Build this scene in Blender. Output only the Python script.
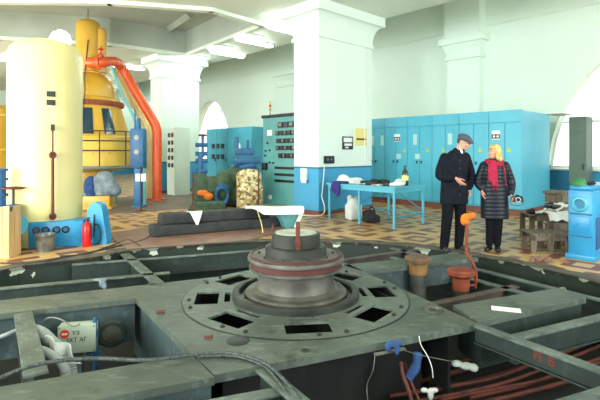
import bpy, bmesh, math, random
from mathutils import Vector, Matrix
random.seed(7)
PI = math.pi
for o in list(bpy.data.objects):
    bpy.data.objects.remove(o)
sc = bpy.context.scene
COL = sc.collection

# ---------------------------------------------------------------- camera, sky, added fill lights, exposure
cam_d = bpy.data.cameras.new('camera')
cam_d.sensor_width = 36
cam_d.lens = 460 / 600 * 36
cam_d.shift_y = -48 / 600
cam_d.clip_start = 0.05
cam = bpy.data.objects.new('camera', cam_d)
cam.location = (0, 0, 1.55)
cam.rotation_euler = (PI / 2, 0, 0)
COL.objects.link(cam)
sc.camera = cam
w = bpy.data.worlds.new('overcast_sky')
sc.world = w
w.use_nodes = True
bg = w.node_tree.nodes['Background']
bg.inputs[0].default_value = (0.93, 1.0, 0.95, 1)
bg.inputs[1].default_value = 1.35


def area(name, loc, target, size, size_y, power, color=(1, 1, 1)):
    l = bpy.data.lights.new(name, 'AREA')
    l.shape = 'RECTANGLE'
    l.size = size
    l.size_y = size_y
    l.energy = power
    l.color = color
    o = bpy.data.objects.new(name, l)
    o.location = loc
    o.rotation_euler = (Vector(target) - Vector(loc)).to_track_quat('-Z', 'Y').to_euler()
    COL.objects.link(o)
    return o


area('window_daylight', (-9.0, -3.0, 3.2), (3, 12, 4.2), 8, 3.5, 800, (0.96, 1, 0.97))  # added area fill behind the camera, standing for unseen windows
area('hall_daylight', (-17, 12, 3.0), (-2, 16, 4.2), 9, 4, 640, (0.95, 1, 0.97))  # added area fill that brightens the far end of the hall
area('bounced_daylight', (-8, 5, 0.6), (-5, 12, 5.2), 8, 5, 300, (0.97, 1, 0.95))  # added upward fill that lifts the ceiling in place of floor bounce
area('aisle_daylight', (9.5, -2.5, 4.5), (3, 16, 4.0), 4, 4, 640, (0.95, 1, 1))  # added area fill brightening the aisle side
vs = sc.view_settings
vs.view_transform = 'Standard'
vs.look = 'None'
vs.gamma = 1
vs.use_curve_mapping = False
vs.exposure = 0.84

# ---------------------------------------------------------------- frames of reference
F, EYE, HY = 460.0, 1.55, 152.0
U = Vector((-0.683, 0.7305, 0))     # along the back wall, away to the left
V = Vector((0.7305, 0.683, 0))      # towards the back wall
HR = math.atan2(0.683, 0.7305)      # local x = V, local y = U
A = Vector((0.923, 0.385, 0))       # the two directions of the girders over the pit
B = Vector((0.545, -0.838, 0))
AR = math.atan2(0.385, 0.923)
BR = math.atan2(-0.838, 0.545)


def H(s, t, z=0.0):
    p = U * s + V * t
    return Vector((p.x, p.y, z))


def at(px, py, z=0.0):
    Y = F * (EYE - z) / (py - HY)
    return Vector(((px - 300) / F * Y, Y, z))


def atY(px, py, Y):
    return Vector(((px - 300) / F * Y, Y, EYE - (py - HY) / F * Y))


# ---------------------------------------------------------------- materials
def lin(c):
    return tuple((x / 12.92 if x <= 0.04045 else ((x + 0.055) / 1.055) ** 2.4) for x in c)


def rgb(r, g, b):
    return lin((r / 255, g / 255, b / 255)) + (1,)


def new_mat(name):
    m = bpy.data.materials.new(name)
    m.use_nodes = True
    return m, m.node_tree, m.node_tree.nodes, m.node_tree.links, m.node_tree.nodes['Principled BSDF']


def mat(name, c, rough=0.6, metal=0.0, c2=None, scale=6.0, bump=0.0, lo=0.4, hi=0.65, detail=5, spec=0.5):
    m, nt, N, L, p = new_mat(name)
    p.inputs['Roughness'].default_value = rough
    p.inputs['Metallic'].default_value = metal
    p.inputs['Specular IOR Level'].default_value = spec
    p.inputs['Base Color'].default_value = rgb(*c)
    if c2 or bump:
        tc = N.new('ShaderNodeTexCoord')
        n = N.new('ShaderNodeTexNoise')
        n.inputs['Scale'].default_value = scale
        n.inputs['Detail'].default_value = detail
        L.new(tc.outputs['Object'], n.inputs['Vector'])
        if c2:
            r = N.new('ShaderNodeValToRGB')
            r.color_ramp.elements[0].position = lo
            r.color_ramp.elements[1].position = hi
            r.color_ramp.elements[0].color = rgb(*c)
            r.color_ramp.elements[1].color = rgb(*c2)
            L.new(n.outputs['Fac'], r.inputs['Fac'])
            L.new(r.outputs['Color'], p.inputs['Base Color'])
        if bump:
            b = N.new('ShaderNodeBump')
            b.inputs['Strength'].default_value = bump
            b.inputs['Distance'].default_value = 0.02
            L.new(n.outputs['Fac'], b.inputs['Height'])
            L.new(b.outputs['Normal'], p.inputs['Normal'])
    return m


def emit(name, c, s):
    m, nt, N, L, p = new_mat(name)
    p.inputs['Base Color'].default_value = rgb(*c)
    p.inputs['Emission Color'].default_value = rgb(*c)
    p.inputs['Emission Strength'].default_value = s
    return m


def math_node(N, L, op, a, b=None, c=None):
    n = N.new('ShaderNodeMath')
    n.operation = op
    for i, x in enumerate((a, b, c)):
        if x is None:
            continue
        if isinstance(x, (int, float)):
            n.inputs[i].default_value = x
        else:
            L.new(x, n.inputs[i])
    return n.outputs[0]


def mix_col(N, L, fac, a, b):
    n = N.new('ShaderNodeMix')
    n.data_type = 'RGBA'
    for sock, x in ((n.inputs[0], fac), (n.inputs[6], a), (n.inputs[7], b)):
        if isinstance(x, (tuple, list, float, int)):
            sock.default_value = x
        else:
            L.new(x, sock)
    return n.outputs[2]


def wall_mat(name, top, dado, line, zd=1.18):
    m, nt, N, L, p = new_mat(name)
    g = N.new('ShaderNodeNewGeometry')
    s = N.new('ShaderNodeSeparateXYZ')
    L.new(g.outputs['Position'], s.inputs[0])
    n = N.new('ShaderNodeTexNoise')
    n.inputs['Scale'].default_value = 1.3
    n.inputs['Detail'].default_value = 6
    L.new(g.outputs['Position'], n.inputs['Vector'])
    f = math_node(N, L, 'MULTIPLY', n.outputs['Fac'], 0.5)
    up = mix_col(N, L, f, rgb(*top), rgb(*[int(x * 0.93) for x in top]))
    lo = mix_col(N, L, f, rgb(*dado), rgb(*[int(x * 0.85) for x in dado]))
    k = math_node(N, L, 'GREATER_THAN', s.outputs['Z'], zd)
    k2 = math_node(N, L, 'GREATER_THAN', s.outputs['Z'], zd - 0.045)
    c = mix_col(N, L, k2, lo, rgb(*line))
    c = mix_col(N, L, k, c, up)
    L.new(c, p.inputs['Base Color'])
    p.inputs['Roughness'].default_value = 0.6
    return m


def floor_mat():
    m, nt, N, L, p = new_mat('mosaic_floor')
    g = N.new('ShaderNodeNewGeometry')
    mp = N.new('ShaderNodeMapping')
    mp.vector_type = 'POINT'
    mp.inputs['Rotation'].default_value = (0, 0, -HR)
    L.new(g.outputs['Position'], mp.inputs['Vector'])
    s = N.new('ShaderNodeSeparateXYZ')
    L.new(mp.outputs[0], s.inputs[0])

    def cell(o, size, off=0.0):
        x = math_node(N, L, 'ADD', o, off)
        x = math_node(N, L, 'DIVIDE', x, size)
        x = math_node(N, L, 'FRACT', x)
        x = math_node(N, L, 'SUBTRACT', x, 0.5)
        return math_node(N, L, 'ABSOLUTE', x)
    ax = cell(s.outputs['X'], 1.3)
    ay = cell(s.outputs['Y'], 1.3)
    d = math_node(N, L, 'MAXIMUM', ax, ay)
    e = math_node(N, L, 'MINIMUM', ax, ay)

    def band(v, lo, hi):
        a = math_node(N, L, 'GREATER_THAN', v, lo)
        b = math_node(N, L, 'LESS_THAN', v, hi)
        return math_node(N, L, 'MULTIPLY', a, b)
    r1 = band(d, 0.28, 0.41)
    r2 = band(d, 0.09, 0.18)
    gap = math_node(N, L, 'GREATER_THAN', e, 0.09)
    r1 = math_node(N, L, 'MULTIPLY', r1, gap)
    pat = math_node(N, L, 'MAXIMUM', r1, r2)
    n = N.new('ShaderNodeTexNoise')
    n.inputs['Scale'].default_value = 1.1
    n.inputs['Detail'].default_value = 6
    L.new(g.outputs['Position'], n.inputs['Vector'])
    v = N.new('ShaderNodeTexVoronoi')
    v.inputs['Scale'].default_value = 45
    L.new(g.outputs['Position'], v.inputs['Vector'])
    sand = mix_col(N, L, n.outputs['Fac'], rgb(230, 192, 126), rgb(208, 164, 104))
    brown = mix_col(N, L, n.outputs['Fac'], rgb(140, 80, 54), rgb(114, 66, 46))
    c = mix_col(N, L, pat, sand, brown)
    sp = math_node(N, L, 'MULTIPLY', v.outputs['Distance'], 0.35)
    c = mix_col(N, L, sp, c, rgb(110, 84, 62))
    # dust and grime in broad patches
    n2 = N.new('ShaderNodeTexNoise')
    n2.inputs['Scale'].default_value = 0.55
    n2.inputs['Detail'].default_value = 8
    L.new(g.outputs['Position'], n2.inputs['Vector'])
    k = N.new('ShaderNodeMapRange')
    k.inputs[1].default_value = 0.5
    k.inputs[2].default_value = 0.7
    k.inputs[4].default_value = 0.3
    L.new(n2.outputs['Fac'], k.inputs[0])
    c = mix_col(N, L, k.outputs[0], c, rgb(150, 126, 104))
    L.new(c, p.inputs['Base Color'])
    p.inputs['Roughness'].default_value = 0.42
    return m


def chipped_mat():
    m, nt, N, L, p = new_mat('chipped_green_paint')
    g = N.new('ShaderNodeNewGeometry')
    s = N.new('ShaderNodeSeparateXYZ')
    L.new(g.outputs['Position'], s.inputs[0])
    n = N.new('ShaderNodeTexNoise')
    n.inputs['Scale'].default_value = 4
    n.inputs['Detail'].default_value = 7
    L.new(g.outputs['Position'], n.inputs['Vector'])
    mr = N.new('ShaderNodeMapRange')
    mr.inputs[1].default_value = -0.3
    mr.inputs[2].default_value = 0.0
    mr.inputs[3].default_value = -0.14
    mr.inputs[4].default_value = 0.05
    L.new(s.outputs['Z'], mr.inputs[0])
    q = math_node(N, L, 'ADD', n.outputs['Fac'], mr.outputs[0])
    q = math_node(N, L, 'GREATER_THAN', q, 0.62)
    c = mix_col(N, L, n.outputs['Fac'], rgb(22, 36, 31), rgb(40, 56, 48))
    c = mix_col(N, L, q, c, rgb(196, 206, 190))
    L.new(c, p.inputs['Base Color'])
    p.inputs['Roughness'].default_value = 0.6
    return m


def worn_mat(name, dark, mid, light, rough=0.5, sc=1.0):
    m, nt, N, L, p = new_mat(name)
    tc = N.new('ShaderNodeTexCoord')

    def noise(scale, detail, lo, hi, stretch=None):
        src = tc.outputs['Object']
        if stretch:
            mp = N.new('ShaderNodeMapping')
            mp.inputs['Scale'].default_value = stretch
            mp.inputs['Rotation'].default_value = (0, 0, 0.6)
            L.new(src, mp.inputs['Vector'])
            src = mp.outputs[0]
        n = N.new('ShaderNodeTexNoise')
        n.inputs['Scale'].default_value = scale
        n.inputs['Detail'].default_value = detail
        n.inputs['Roughness'].default_value = 0.65
        L.new(src, n.inputs['Vector'])
        r = N.new('ShaderNodeMapRange')
        r.inputs[1].default_value = lo
        r.inputs[2].default_value = hi
        L.new(n.outputs['Fac'], r.inputs[0])
        return r.outputs[0]
    a = noise(1.6 * sc, 10, 0.40, 0.62)
    c = mix_col(N, L, a, rgb(*mid), rgb(*light))
    b = noise(5 * sc, 10, 0.54, 0.68, (1, 3.5, 1))
    c = mix_col(N, L, b, c, rgb(*[min(255, int(x * 1.18)) for x in light]))
    d = noise(3.2 * sc, 9, 0.55, 0.72)
    c = mix_col(N, L, d, c, rgb(*dark))
    L.new(c, p.inputs['Base Color'])
    p.inputs['Roughness'].default_value = rough
    return m


def quilt_mat(name, c, per):
    m, nt, N, L, p = new_mat(name)
    g = N.new('ShaderNodeTexCoord')
    s = N.new('ShaderNodeSeparateXYZ')
    L.new(g.outputs['Object'], s.inputs[0])
    a = math_node(N, L, 'MULTIPLY', s.outputs['Z'], PI / per)
    a = math_node(N, L, 'SINE', a)
    a = math_node(N, L, 'ABSOLUTE', a)
    a = math_node(N, L, 'POWER', a, 0.5)
    b = N.new('ShaderNodeBump')
    b.inputs['Strength'].default_value = 0.5
    b.inputs['Distance'].default_value = 0.012
    L.new(a, b.inputs['Height'])
    L.new(b.outputs['Normal'], p.inputs['Normal'])
    p.inputs['Base Color'].default_value = rgb(*c)
    p.inputs['Specular IOR Level'].default_value = 0.35
    p.inputs['Roughness'].default_value = 0.45
    return m


def wood_mat(name, c1, c2, scale=3):
    m, nt, N, L, p = new_mat(name)
    tc = N.new('ShaderNodeTexCoord')
    mp = N.new('ShaderNodeMapping')
    mp.inputs['Scale'].default_value = (scale * 6, scale * 6, scale * 0.5)
    L.new(tc.outputs['Object'], mp.inputs['Vector'])
    n = N.new('ShaderNodeTexNoise')
    n.inputs['Scale'].default_value = 1.6
    n.inputs['Detail'].default_value = 6
    L.new(mp.outputs[0], n.inputs['Vector'])
    r = N.new('ShaderNodeValToRGB')
    r.color_ramp.elements[0].position = 0.35
    r.color_ramp.elements[1].position = 0.7
    r.color_ramp.elements[0].color = rgb(*c1)
    r.color_ramp.elements[1].color = rgb(*c2)
    L.new(n.outputs['Fac'], r.inputs['Fac'])
    L.new(r.outputs['Color'], p.inputs['Base Color'])
    p.inputs['Roughness'].default_value = 0.7
    return m


def sack_mat():
    m, nt, N, L, p = new_mat('printed_sacking')
    tc = N.new('ShaderNodeTexCoord')
    v = N.new('ShaderNodeTexVoronoi')
    v.inputs['Scale'].default_value = 11
    L.new(tc.outputs['Object'], v.inputs['Vector'])
    v.inputs['Scale'].default_value = 15
    se = N.new('ShaderNodeSeparateColor')
    L.new(v.outputs['Color'], se.inputs[0])
    k = math_node(N, L, 'GREATER_THAN', se.outputs[0], 0.62)
    k2 = math_node(N, L, 'GREATER_THAN', se.outputs[1], 0.72)
    c = mix_col(N, L, k, rgb(190, 172, 120), rgb(128, 104, 66))
    c = mix_col(N, L, k2, c, rgb(224, 214, 176))
    L.new(c, p.inputs['Base Color'])
    p.inputs['Roughness'].default_value = 0.85
    return m


def glass_mat():
    m, nt, N, L, p = new_mat('window_glass')
    N.remove(p)
    t = N.new('ShaderNodeBsdfTransparent')
    t.inputs[0].default_value = (0.97, 1, 0.98, 1)
    g = N.new('ShaderNodeBsdfGlossy')
    g.inputs['Roughness'].default_value = 0.03
    mx = N.new('ShaderNodeMixShader')
    mx.inputs[0].default_value = 0.06
    L.new(t.outputs[0], mx.inputs[1])
    L.new(g.outputs[0], mx.inputs[2])
    L.new(mx.outputs[0], N['Material Output'].inputs[0])
    return m


M = {}
M['wall'] = wall_mat('painted_wall', (224, 242, 231), (60, 156, 206), (60, 110, 140))
M['column'] = wall_mat('painted_column', (228, 244, 236), (70, 164, 212), (44, 110, 140))
M['ceiling'] = mat('ceiling_paint', (226, 236, 222), 0.8, c2=(212, 224, 210), scale=0.8)
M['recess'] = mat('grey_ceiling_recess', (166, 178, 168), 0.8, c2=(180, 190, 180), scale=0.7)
M['floor'] = floor_mat()
M['curb'] = mat('dusty_concrete', (96, 92, 82), 0.85, c2=(66, 64, 58), scale=5, bump=0.2)
M['chip'] = chipped_mat()
M['pit'] = mat('dark_pit_paint', (20, 26, 23), 0.8, c2=(13, 16, 15), scale=3)  # also put on plate webs and slot cup as painted shade
M['plate'] = worn_mat('worn_grey_plate', (36, 43, 40), (66, 76, 70), (92, 102, 94))
M['disc'] = worn_mat('worn_disc_steel', (42, 49, 46), (72, 82, 76), (98, 108, 100), 0.48, 1.4)
M['girder'] = worn_mat('dark_green_girder', (18, 28, 26), (30, 42, 39), (44, 58, 54), 0.55, 1.5)
M['flange'] = worn_mat('dusty_worn_flange', (40, 50, 47), (66, 78, 74), (102, 114, 108), 0.55, 1.6)
M['girder_brown'] = mat('brown_primer_girder', (88, 78, 70), 0.6, c2=(64, 58, 53), scale=4)
M['web'] = worn_mat('blue_grey_web', (38, 50, 53), (58, 76, 80), (78, 96, 98), 0.6, 1.2)
M['steel'] = mat('machined_steel', (104, 103, 96), 0.5, 0.35, c2=(74, 73, 68), scale=5)
M['steel_dark'] = mat('dark_forged_steel', (62, 66, 62), 0.5, 0.35, c2=(44, 48, 45), scale=5)
M['steel_light'] = mat('bright_steel_face', (176, 182, 166), 0.4, 0.3, c2=(150, 152, 136), scale=6)
M['rust'] = mat('rusty_red', (112, 52, 40), 0.7, c2=(84, 40, 32), scale=12, bump=0.2)
M['rust_pipe'] = mat('rust_red_hose', (104, 48, 38), 0.65, c2=(66, 34, 28), scale=8)
M['maroon'] = mat('maroon_primer', (86, 40, 38), 0.55)
M['cable'] = mat('steel_rope', (84, 92, 92), 0.5, 0.3, c2=(44, 50, 52), scale=60, bump=0.3)
M['cream'] = mat('cream_enamel', (230, 220, 156), 0.35, c2=(222, 210, 146), scale=1.2)
M['blue'] = mat('bright_blue_enamel', (46, 152, 206), 0.35, c2=(38, 136, 190), scale=2)
M['blue_dark'] = mat('mid_blue_paint', (36, 100, 150), 0.45, c2=(30, 84, 130), scale=4)
M['cab'] = mat('cabinet_blue', (86, 180, 206), 0.4, c2=(74, 168, 196), scale=0.9)
M['cab_far'] = mat('cabinet_sea_blue', (74, 166, 190), 0.45, c2=(64, 152, 176), scale=1.2)
M['cab_line'] = mat('cabinet_edge_blue', (54, 142, 170), 0.5)
M['teal'] = mat('teal_panel', (98, 168, 170), 0.5, c2=(84, 152, 156), scale=1.5)
M['greycab'] = mat('pale_grey_cabinet', (204, 220, 206), 0.55, c2=(194, 210, 198), scale=1.4)
M['greygreen'] = mat('grey_green_locker', (84, 104, 92), 0.5, c2=(70, 90, 80), scale=1.4)
M['brown_base'] = mat('red_brown_plinth', (122, 74, 60), 0.6)
M['yellow'] = mat('ochre_yellow_enamel', (206, 164, 62), 0.35, c2=(204, 156, 42), scale=1.4)
M['yellow_l'] = mat('pale_yellow_enamel', (226, 190, 84), 0.4)
M['orange'] = mat('orange_pipe_paint', (226, 92, 36), 0.38, c2=(212, 80, 32), scale=3)
M['orange_rust'] = mat('worn_orange_paint', (146, 66, 36), 0.65, c2=(98, 48, 32), scale=8)
M['tan'] = mat('tan_paint', (166, 124, 76), 0.55, c2=(128, 96, 62), scale=7)
M['red'] = mat('extinguisher_red', (206, 26, 30), 0.3)
M['black'] = mat('black_plastic', (22, 24, 24), 0.4)
M['darkglass'] = mat('dark_blue_glass', (26, 56, 74), 0.15)
M['grey'] = mat('mid_grey_metal', (120, 124, 120), 0.45, 0.4)
M['zinc'] = mat('galvanised_zinc', (142, 146, 140), 0.38, 0.6, c2=(104, 108, 104), scale=9)
M['white'] = mat('white_paper', (236, 240, 238), 0.7)
M['white_cloth'] = mat('white_cloth', (226, 232, 230), 0.9, c2=(206, 214, 212), scale=9, bump=0.3)
M['purple_cloth'] = mat('violet_cloth', (62, 52, 132), 0.9, c2=(48, 42, 108), scale=9, bump=0.3)
M['blue_cloth'] = mat('royal_blue_cloth', (46, 82, 140), 0.9, c2=(34, 60, 106), scale=12, bump=0.3)
M['orange_cloth'] = mat('orange_cloth', (236, 128, 34), 0.85, c2=(206, 100, 26), scale=14, bump=0.3)
M['dark_cloth'] = mat('dark_cloth', (40, 42, 46), 0.9, c2=(28, 30, 32), scale=9, bump=0.3)
M['tarp'] = mat('green_tarpaulin', (74, 98, 74), 0.7, c2=(52, 72, 56), scale=6, bump=0.5)
M['greytarp'] = mat('grey_blue_tarpaulin', (132, 148, 156), 0.6, c2=(96, 112, 126), scale=5, bump=0.3)
M['rubber'] = mat('slate_rubber', (50, 54, 56), 0.75, c2=(38, 42, 44), scale=7, bump=0.2)
M['lino'] = mat('brown_linoleum', (146, 112, 96), 0.5, c2=(124, 94, 82), scale=2.2)
M['label_pale'] = mat('faded_label', (176, 214, 214), 0.7)
M['tan_dark'] = mat('dull_brown_paint', (116, 88, 66), 0.6, c2=(88, 68, 54), scale=9)
M['zinc_dark'] = mat('dull_grey_pipe', (92, 96, 92), 0.6, c2=(66, 70, 66), scale=8)
M['runner'] = mat('grey_brown_runner', (126, 108, 92), 0.6, c2=(98, 84, 72), scale=1.6)
M['wood'] = wood_mat('pine_boards', (226, 190, 136), (196, 154, 100))
M['greywood'] = wood_mat('weathered_boards', (120, 108, 92), (76, 68, 58))
M['sack'] = sack_mat()
M['lamp'] = emit('lamp_glow', (245, 255, 248), 14)
M['flood'] = emit('floodlight_glow', (255, 253, 235), 40)
M['frame_white'] = mat('white_window_frame', (226, 236, 228), 0.5)
M['yellowsign'] = mat('yellow_notice', (236, 220, 140), 0.6)
M['signal'] = mat('warning_yellow', (176, 200, 84), 0.5)
M['green_bottle'] = mat('dark_green_bottle', (30, 58, 38), 0.12)
M['green'] = mat('green_paint', (52, 122, 76), 0.5)
M['skin'] = mat('skin', (214, 160, 136), 0.55)
M['coat'] = mat('dark_navy_coat', (20, 26, 38), 0.85, c2=(14, 18, 28), scale=14, bump=0.15, spec=0.2)
M['trousers'] = mat('black_trousers', (15, 18, 26), 0.9, c2=(10, 12, 18), scale=10, bump=0.2, spec=0.2)
M['shoe'] = mat('grey_black_shoe', (44, 50, 54), 0.4)
M['boot'] = mat('black_boot', (18, 19, 22), 0.45)
M['puffer'] = quilt_mat('quilted_navy', (20, 27, 42), 0.062)
M['scarf'] = mat('crimson_scarf', (186, 28, 72), 0.85, c2=(146, 20, 56), scale=22, bump=0.4)
M['hair_blonde'] = mat('blonde_hair', (230, 200, 128), 0.5, c2=(186, 146, 82), scale=20, bump=0.5)
M['hair_dark'] = mat('dark_grey_hair', (70, 64, 60), 0.7)
M['cap'] = mat('grey_wool_cap', (84, 90, 102), 0.9, c2=(62, 68, 80), scale=30, bump=0.3)
M['shirt'] = mat('pale_shirt', (206, 214, 222), 0.8)
M['glass'] = glass_mat()
M['ink'] = mat('dark_ink', (46, 50, 52), 0.7)
M['logo'] = mat('red_logo_print', (206, 62, 48), 0.6)
M['redpaint'] = mat('red_stencil_paint', (142, 34, 32), 0.8)
M['jbox'] = mat('pale_grey_plastic', (172, 186, 170), 0.5)
M['duct'] = mat('grey_corrugated_hose', (156, 166, 166), 0.6)
M['rivet'] = mat('brass', (190, 160, 80), 0.4, 0.6)


# ---------------------------------------------------------------- mesh building
class MB:
    def __init__(self):
        self.bm = bmesh.new()

    def box(self, x0, x1, y0, y1, z0, z1, bev=0.0, mtx=None, seg=2):
        r = bmesh.ops.create_cube(self.bm, size=1)
        vs_ = r['verts']
        for v in vs_:
            v.co = Vector(((x0 + x1) / 2 + v.co.x * (x1 - x0), (y0 + y1) / 2 + v.co.y * (y1 - y0), (z0 + z1) / 2 + v.co.z * (z1 - z0)))
        if bev:
            ed = list({e for v in vs_ for e in v.link_edges})
            rb = bmesh.ops.bevel(self.bm, geom=ed, offset=bev, segments=seg, profile=0.5, affect='EDGES')
            vs_ = list({v for f in rb['faces'] for v in f.verts} | {v for v in vs_ if v.is_valid})
        if mtx is not None:
            for v in vs_:
                v.co = mtx @ v.co
        return self

    def prism(self, poly, z0, z1):
        lo = [self.bm.verts.new((p[0], p[1], z0)) for p in poly]
        hi = [self.bm.verts.new((p[0], p[1], z1)) for p in poly]
        n = len(poly)
        self.bm.faces.new(hi)
        self.bm.faces.new(lo[::-1])
        for i in range(n):
            self.bm.faces.new((lo[i], lo[(i + 1) % n], hi[(i + 1) % n], hi[i]))
        return self

    def extrude(self, poly, d, mtx):
        """2D poly (x,y) extruded along z by d, then placed by mtx"""
        lo = [self.bm.verts.new(mtx @ Vector((p[0], p[1], 0))) for p in poly]
        hi = [self.bm.verts.new(mtx @ Vector((p[0], p[1], d))) for p in poly]
        n = len(poly)
        self.bm.faces.new(hi)
        self.bm.faces.new(lo[::-1])
        for i in range(n):
            self.bm.faces.new((lo[i], lo[(i + 1) % n], hi[(i + 1) % n], hi[i]))
        return self

    def lathe(self, prof, seg=32, c=(0, 0, 0), mtx=None, a0=0.0, a1=2 * PI):
        full = abs(a1 - a0 - 2 * PI) < 1e-6
        n = seg if full else seg + 1
        rings = []
        for r, z in prof:
            if r < 1e-6:
                co = Vector((0, 0, z))
                rings.append([co])
            else:
                rings.append([Vector((r * math.cos(a0 + (a1 - a0) * i / seg), r * math.sin(a0 + (a1 - a0) * i / seg), z)) for i in range(n)])
        R = []
        for ring in rings:
            R.append([self.bm.verts.new((mtx @ co if mtx is not None else co) + Vector(c)) for co in ring])
        for k in range(len(R) - 1):
            p, q = R[k], R[k + 1]
            m_ = seg
            for i in range(m_):
                j = (i + 1) % n if full else i + 1
                if len(p) == 1 and len(q) == 1:
                    continue
                if len(p) == 1:
                    self.bm.faces.new((p[0], q[j], q[i]))
                elif len(q) == 1:
                    self.bm.faces.new((p[i], p[j], q[0]))
                else:
                    self.bm.faces.new((p[i], p[j], q[j], q[i]))
        return self

    def cyl(self, p0, p1, r0, r1=None, seg=16):
        p0, p1 = Vector(p0), Vector(p1)
        r1 = r0 if r1 is None else r1
        d = p1 - p0
        q = d.to_track_quat('Z', 'Y').to_matrix()
        L_ = d.length
        self.lathe([(0, 0), (r0, 0), (r1, L_), (0, L_)], seg, p0, q)
        return self

    def tube(self, pts, r, seg=10, smooth=4, closed=False, caps=True):
        pts = [Vector(p) for p in pts]
        if smooth > 1 and len(pts) > 2:
            out = []
            n = len(pts)
            for i in range(n - 1 if not closed else n):
                p0 = pts[(i - 1) % n] if (closed or i > 0) else pts[0]
                p1 = pts[i]
                p2 = pts[(i + 1) % n]
                p3 = pts[(i + 2) % n] if (closed or i + 2 < n) else pts[-1]
                for k in range(smooth):
                    t = k / smooth
                    out.append(0.5 * ((2 * p1) + (p2 - p0) * t + (2 * p0 - 5 * p1 + 4 * p2 - p3) * t * t + (3 * p1 - p0 - 3 * p2 + p3) * t ** 3))
            if not closed:
                out.append(pts[-1])
            pts = out
        n = len(pts)
        rad = r if callable(r) else (lambda t: r)
        rings = []
        up = None
        for i, p in enumerate(pts):
            a = pts[i - 1] if i > 0 else (pts[-1] if closed else p)
            b = pts[(i + 1) % n] if (i < n - 1 or closed) else p
            d = (b - a).normalized()
            if up is None:
                up = Vector((0, 0, 1)) if abs(d.z) < 0.9 else Vector((1, 0, 0))
            x = up - d * up.dot(d)
            if x.length < 1e-5:
                x = d.orthogonal()
            x.normalize()
            up = x
            y = d.cross(x)
            rr = rad(i / max(1, n - 1))
            rings.append([self.bm.verts.new(p + (x * math.cos(2 * PI * k / seg) + y * math.sin(2 * PI * k / seg)) * rr) for k in range(seg)])
        for i in range(n if closed else n - 1):
            p, q = rings[i], rings[(i + 1) % n]
            for k in range(seg):
                self.bm.faces.new((p[k], p[(k + 1) % seg], q[(k + 1) % seg], q[k]))
        if caps and not closed:
            self.bm.faces.new(rings[0][::-1])
            self.bm.faces.new(rings[-1])
        return self

    def ball(self, c, r, seg=16, rings=10, mtx=None):
        if not isinstance(r, (tuple, list)):
            r = (r, r, r)
        res = bmesh.ops.create_uvsphere(self.bm, u_segments=seg, v_segments=rings, radius=1)
        for v in res['verts']:
            co = Vector((v.co.x * r[0], v.co.y * r[1], v.co.z * r[2]))
            v.co = (mtx @ co if mtx is not None else co) + Vector(c)
        return self

    def grid(self, fn, nu, nv, close_u=False):
        G = [[self.bm.verts.new(fn(i / (nu if close_u else nu - 1), j / (nv - 1))) for i in range(nu)] for j in range(nv)]
        for j in range(nv - 1):
            for i in range(nu if close_u else nu - 1):
                k = (i + 1) % nu
                self.bm.faces.new((G[j][i], G[j][k], G[j + 1][k], G[j + 1][i]))
        return self

    def loft(self, rings, seg=24, cap=True):
        """rings: (center, rx, ry, rot)"""
        R = []
        for c, rx, ry, rot in rings:
            c = Vector(c)
            ring = []
            for i in range(seg):
                a = 2 * PI * i / seg
                x, y = rx * math.cos(a), ry * math.sin(a)
                ring.append(self.bm.verts.new(c + Vector((x * math.cos(rot) - y * math.sin(rot), x * math.sin(rot) + y * math.cos(rot), 0))))
            R.append(ring)
        for k in range(len(R) - 1):
            for i in range(seg):
                j = (i + 1) % seg
                self.bm.faces.new((R[k][i], R[k][j], R[k + 1][j], R[k + 1][i]))
        if cap:
            self.bm.faces.new(R[0][::-1])
            self.bm.faces.new(R[-1])
        return self

    def build(self, name, m, parent=None, loc=(0, 0, 0), rz=0.0, smooth=True, ang=35, label=None, solid=0.0, kind=None, remesh=0.0, sub=0, smooth_it=0):
        bmesh.ops.recalc_face_normals(self.bm, faces=self.bm.faces[:])
        me = bpy.data.meshes.new(name)
        self.bm.to_mesh(me)
        self.bm.free()
        o = bpy.data.objects.new(name, me)
        COL.objects.link(o)
        if solid or remesh or sub or smooth_it:
            if solid:
                s = o.modifiers.new('s', 'SOLIDIFY')
                s.thickness = solid
                s.offset = 0
            if sub:
                s = o.modifiers.new('u', 'SUBSURF')
                s.levels = sub
                s.render_levels = sub
            if remesh:
                s = o.modifiers.new('r', 'REMESH')
                s.mode = 'VOXEL'
                s.voxel_size = remesh
            if smooth_it:
                s = o.modifiers.new('m', 'SMOOTH')
                s.iterations = smooth_it
                s.factor = 0.5
            dg = bpy.context.evaluated_depsgraph_get()
            dg.update()
            me2 = bpy.data.meshes.new_from_object(o.evaluated_get(dg))
            o.modifiers.clear()
            o.data = me2
            me = me2
            me.name = name
        me.materials.clear()
        me.materials.append(M[m] if isinstance(m, str) else m)
        if smooth:
            me.polygons.foreach_set('use_smooth', [True] * len(me.polygons))
            if ang < 180:
                me.set_sharp_from_angle(angle=math.radians(ang))
        o.location = loc
        o.rotation_euler = (0, 0, rz)
        if parent is not None:
            o.parent = parent
        if label:
            o['label'] = label
        if kind:
            o['kind'] = kind
        return o


def tag(o, label, cat, group=None, kind=None):
    o['label'] = label
    o['category'] = cat
    if group:
        o['group'] = group
    if kind:
        o['kind'] = kind
    return o


def thing(name, label, cat, loc=(0, 0, 0), rz=0.0, group=None):
    o = bpy.data.objects.new(name, None)
    o.empty_display_size = 0.1
    COL.objects.link(o)
    o.location = loc
    o.rotation_euler = (0, 0, rz)
    return tag(o, label, cat, group)


def struct(mb, name, m, loc=(0, 0, 0), rz=0.0, **k):
    o = mb.build(name, m, None, loc, rz, **k)
    o['kind'] = 'structure'
    return o


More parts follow.
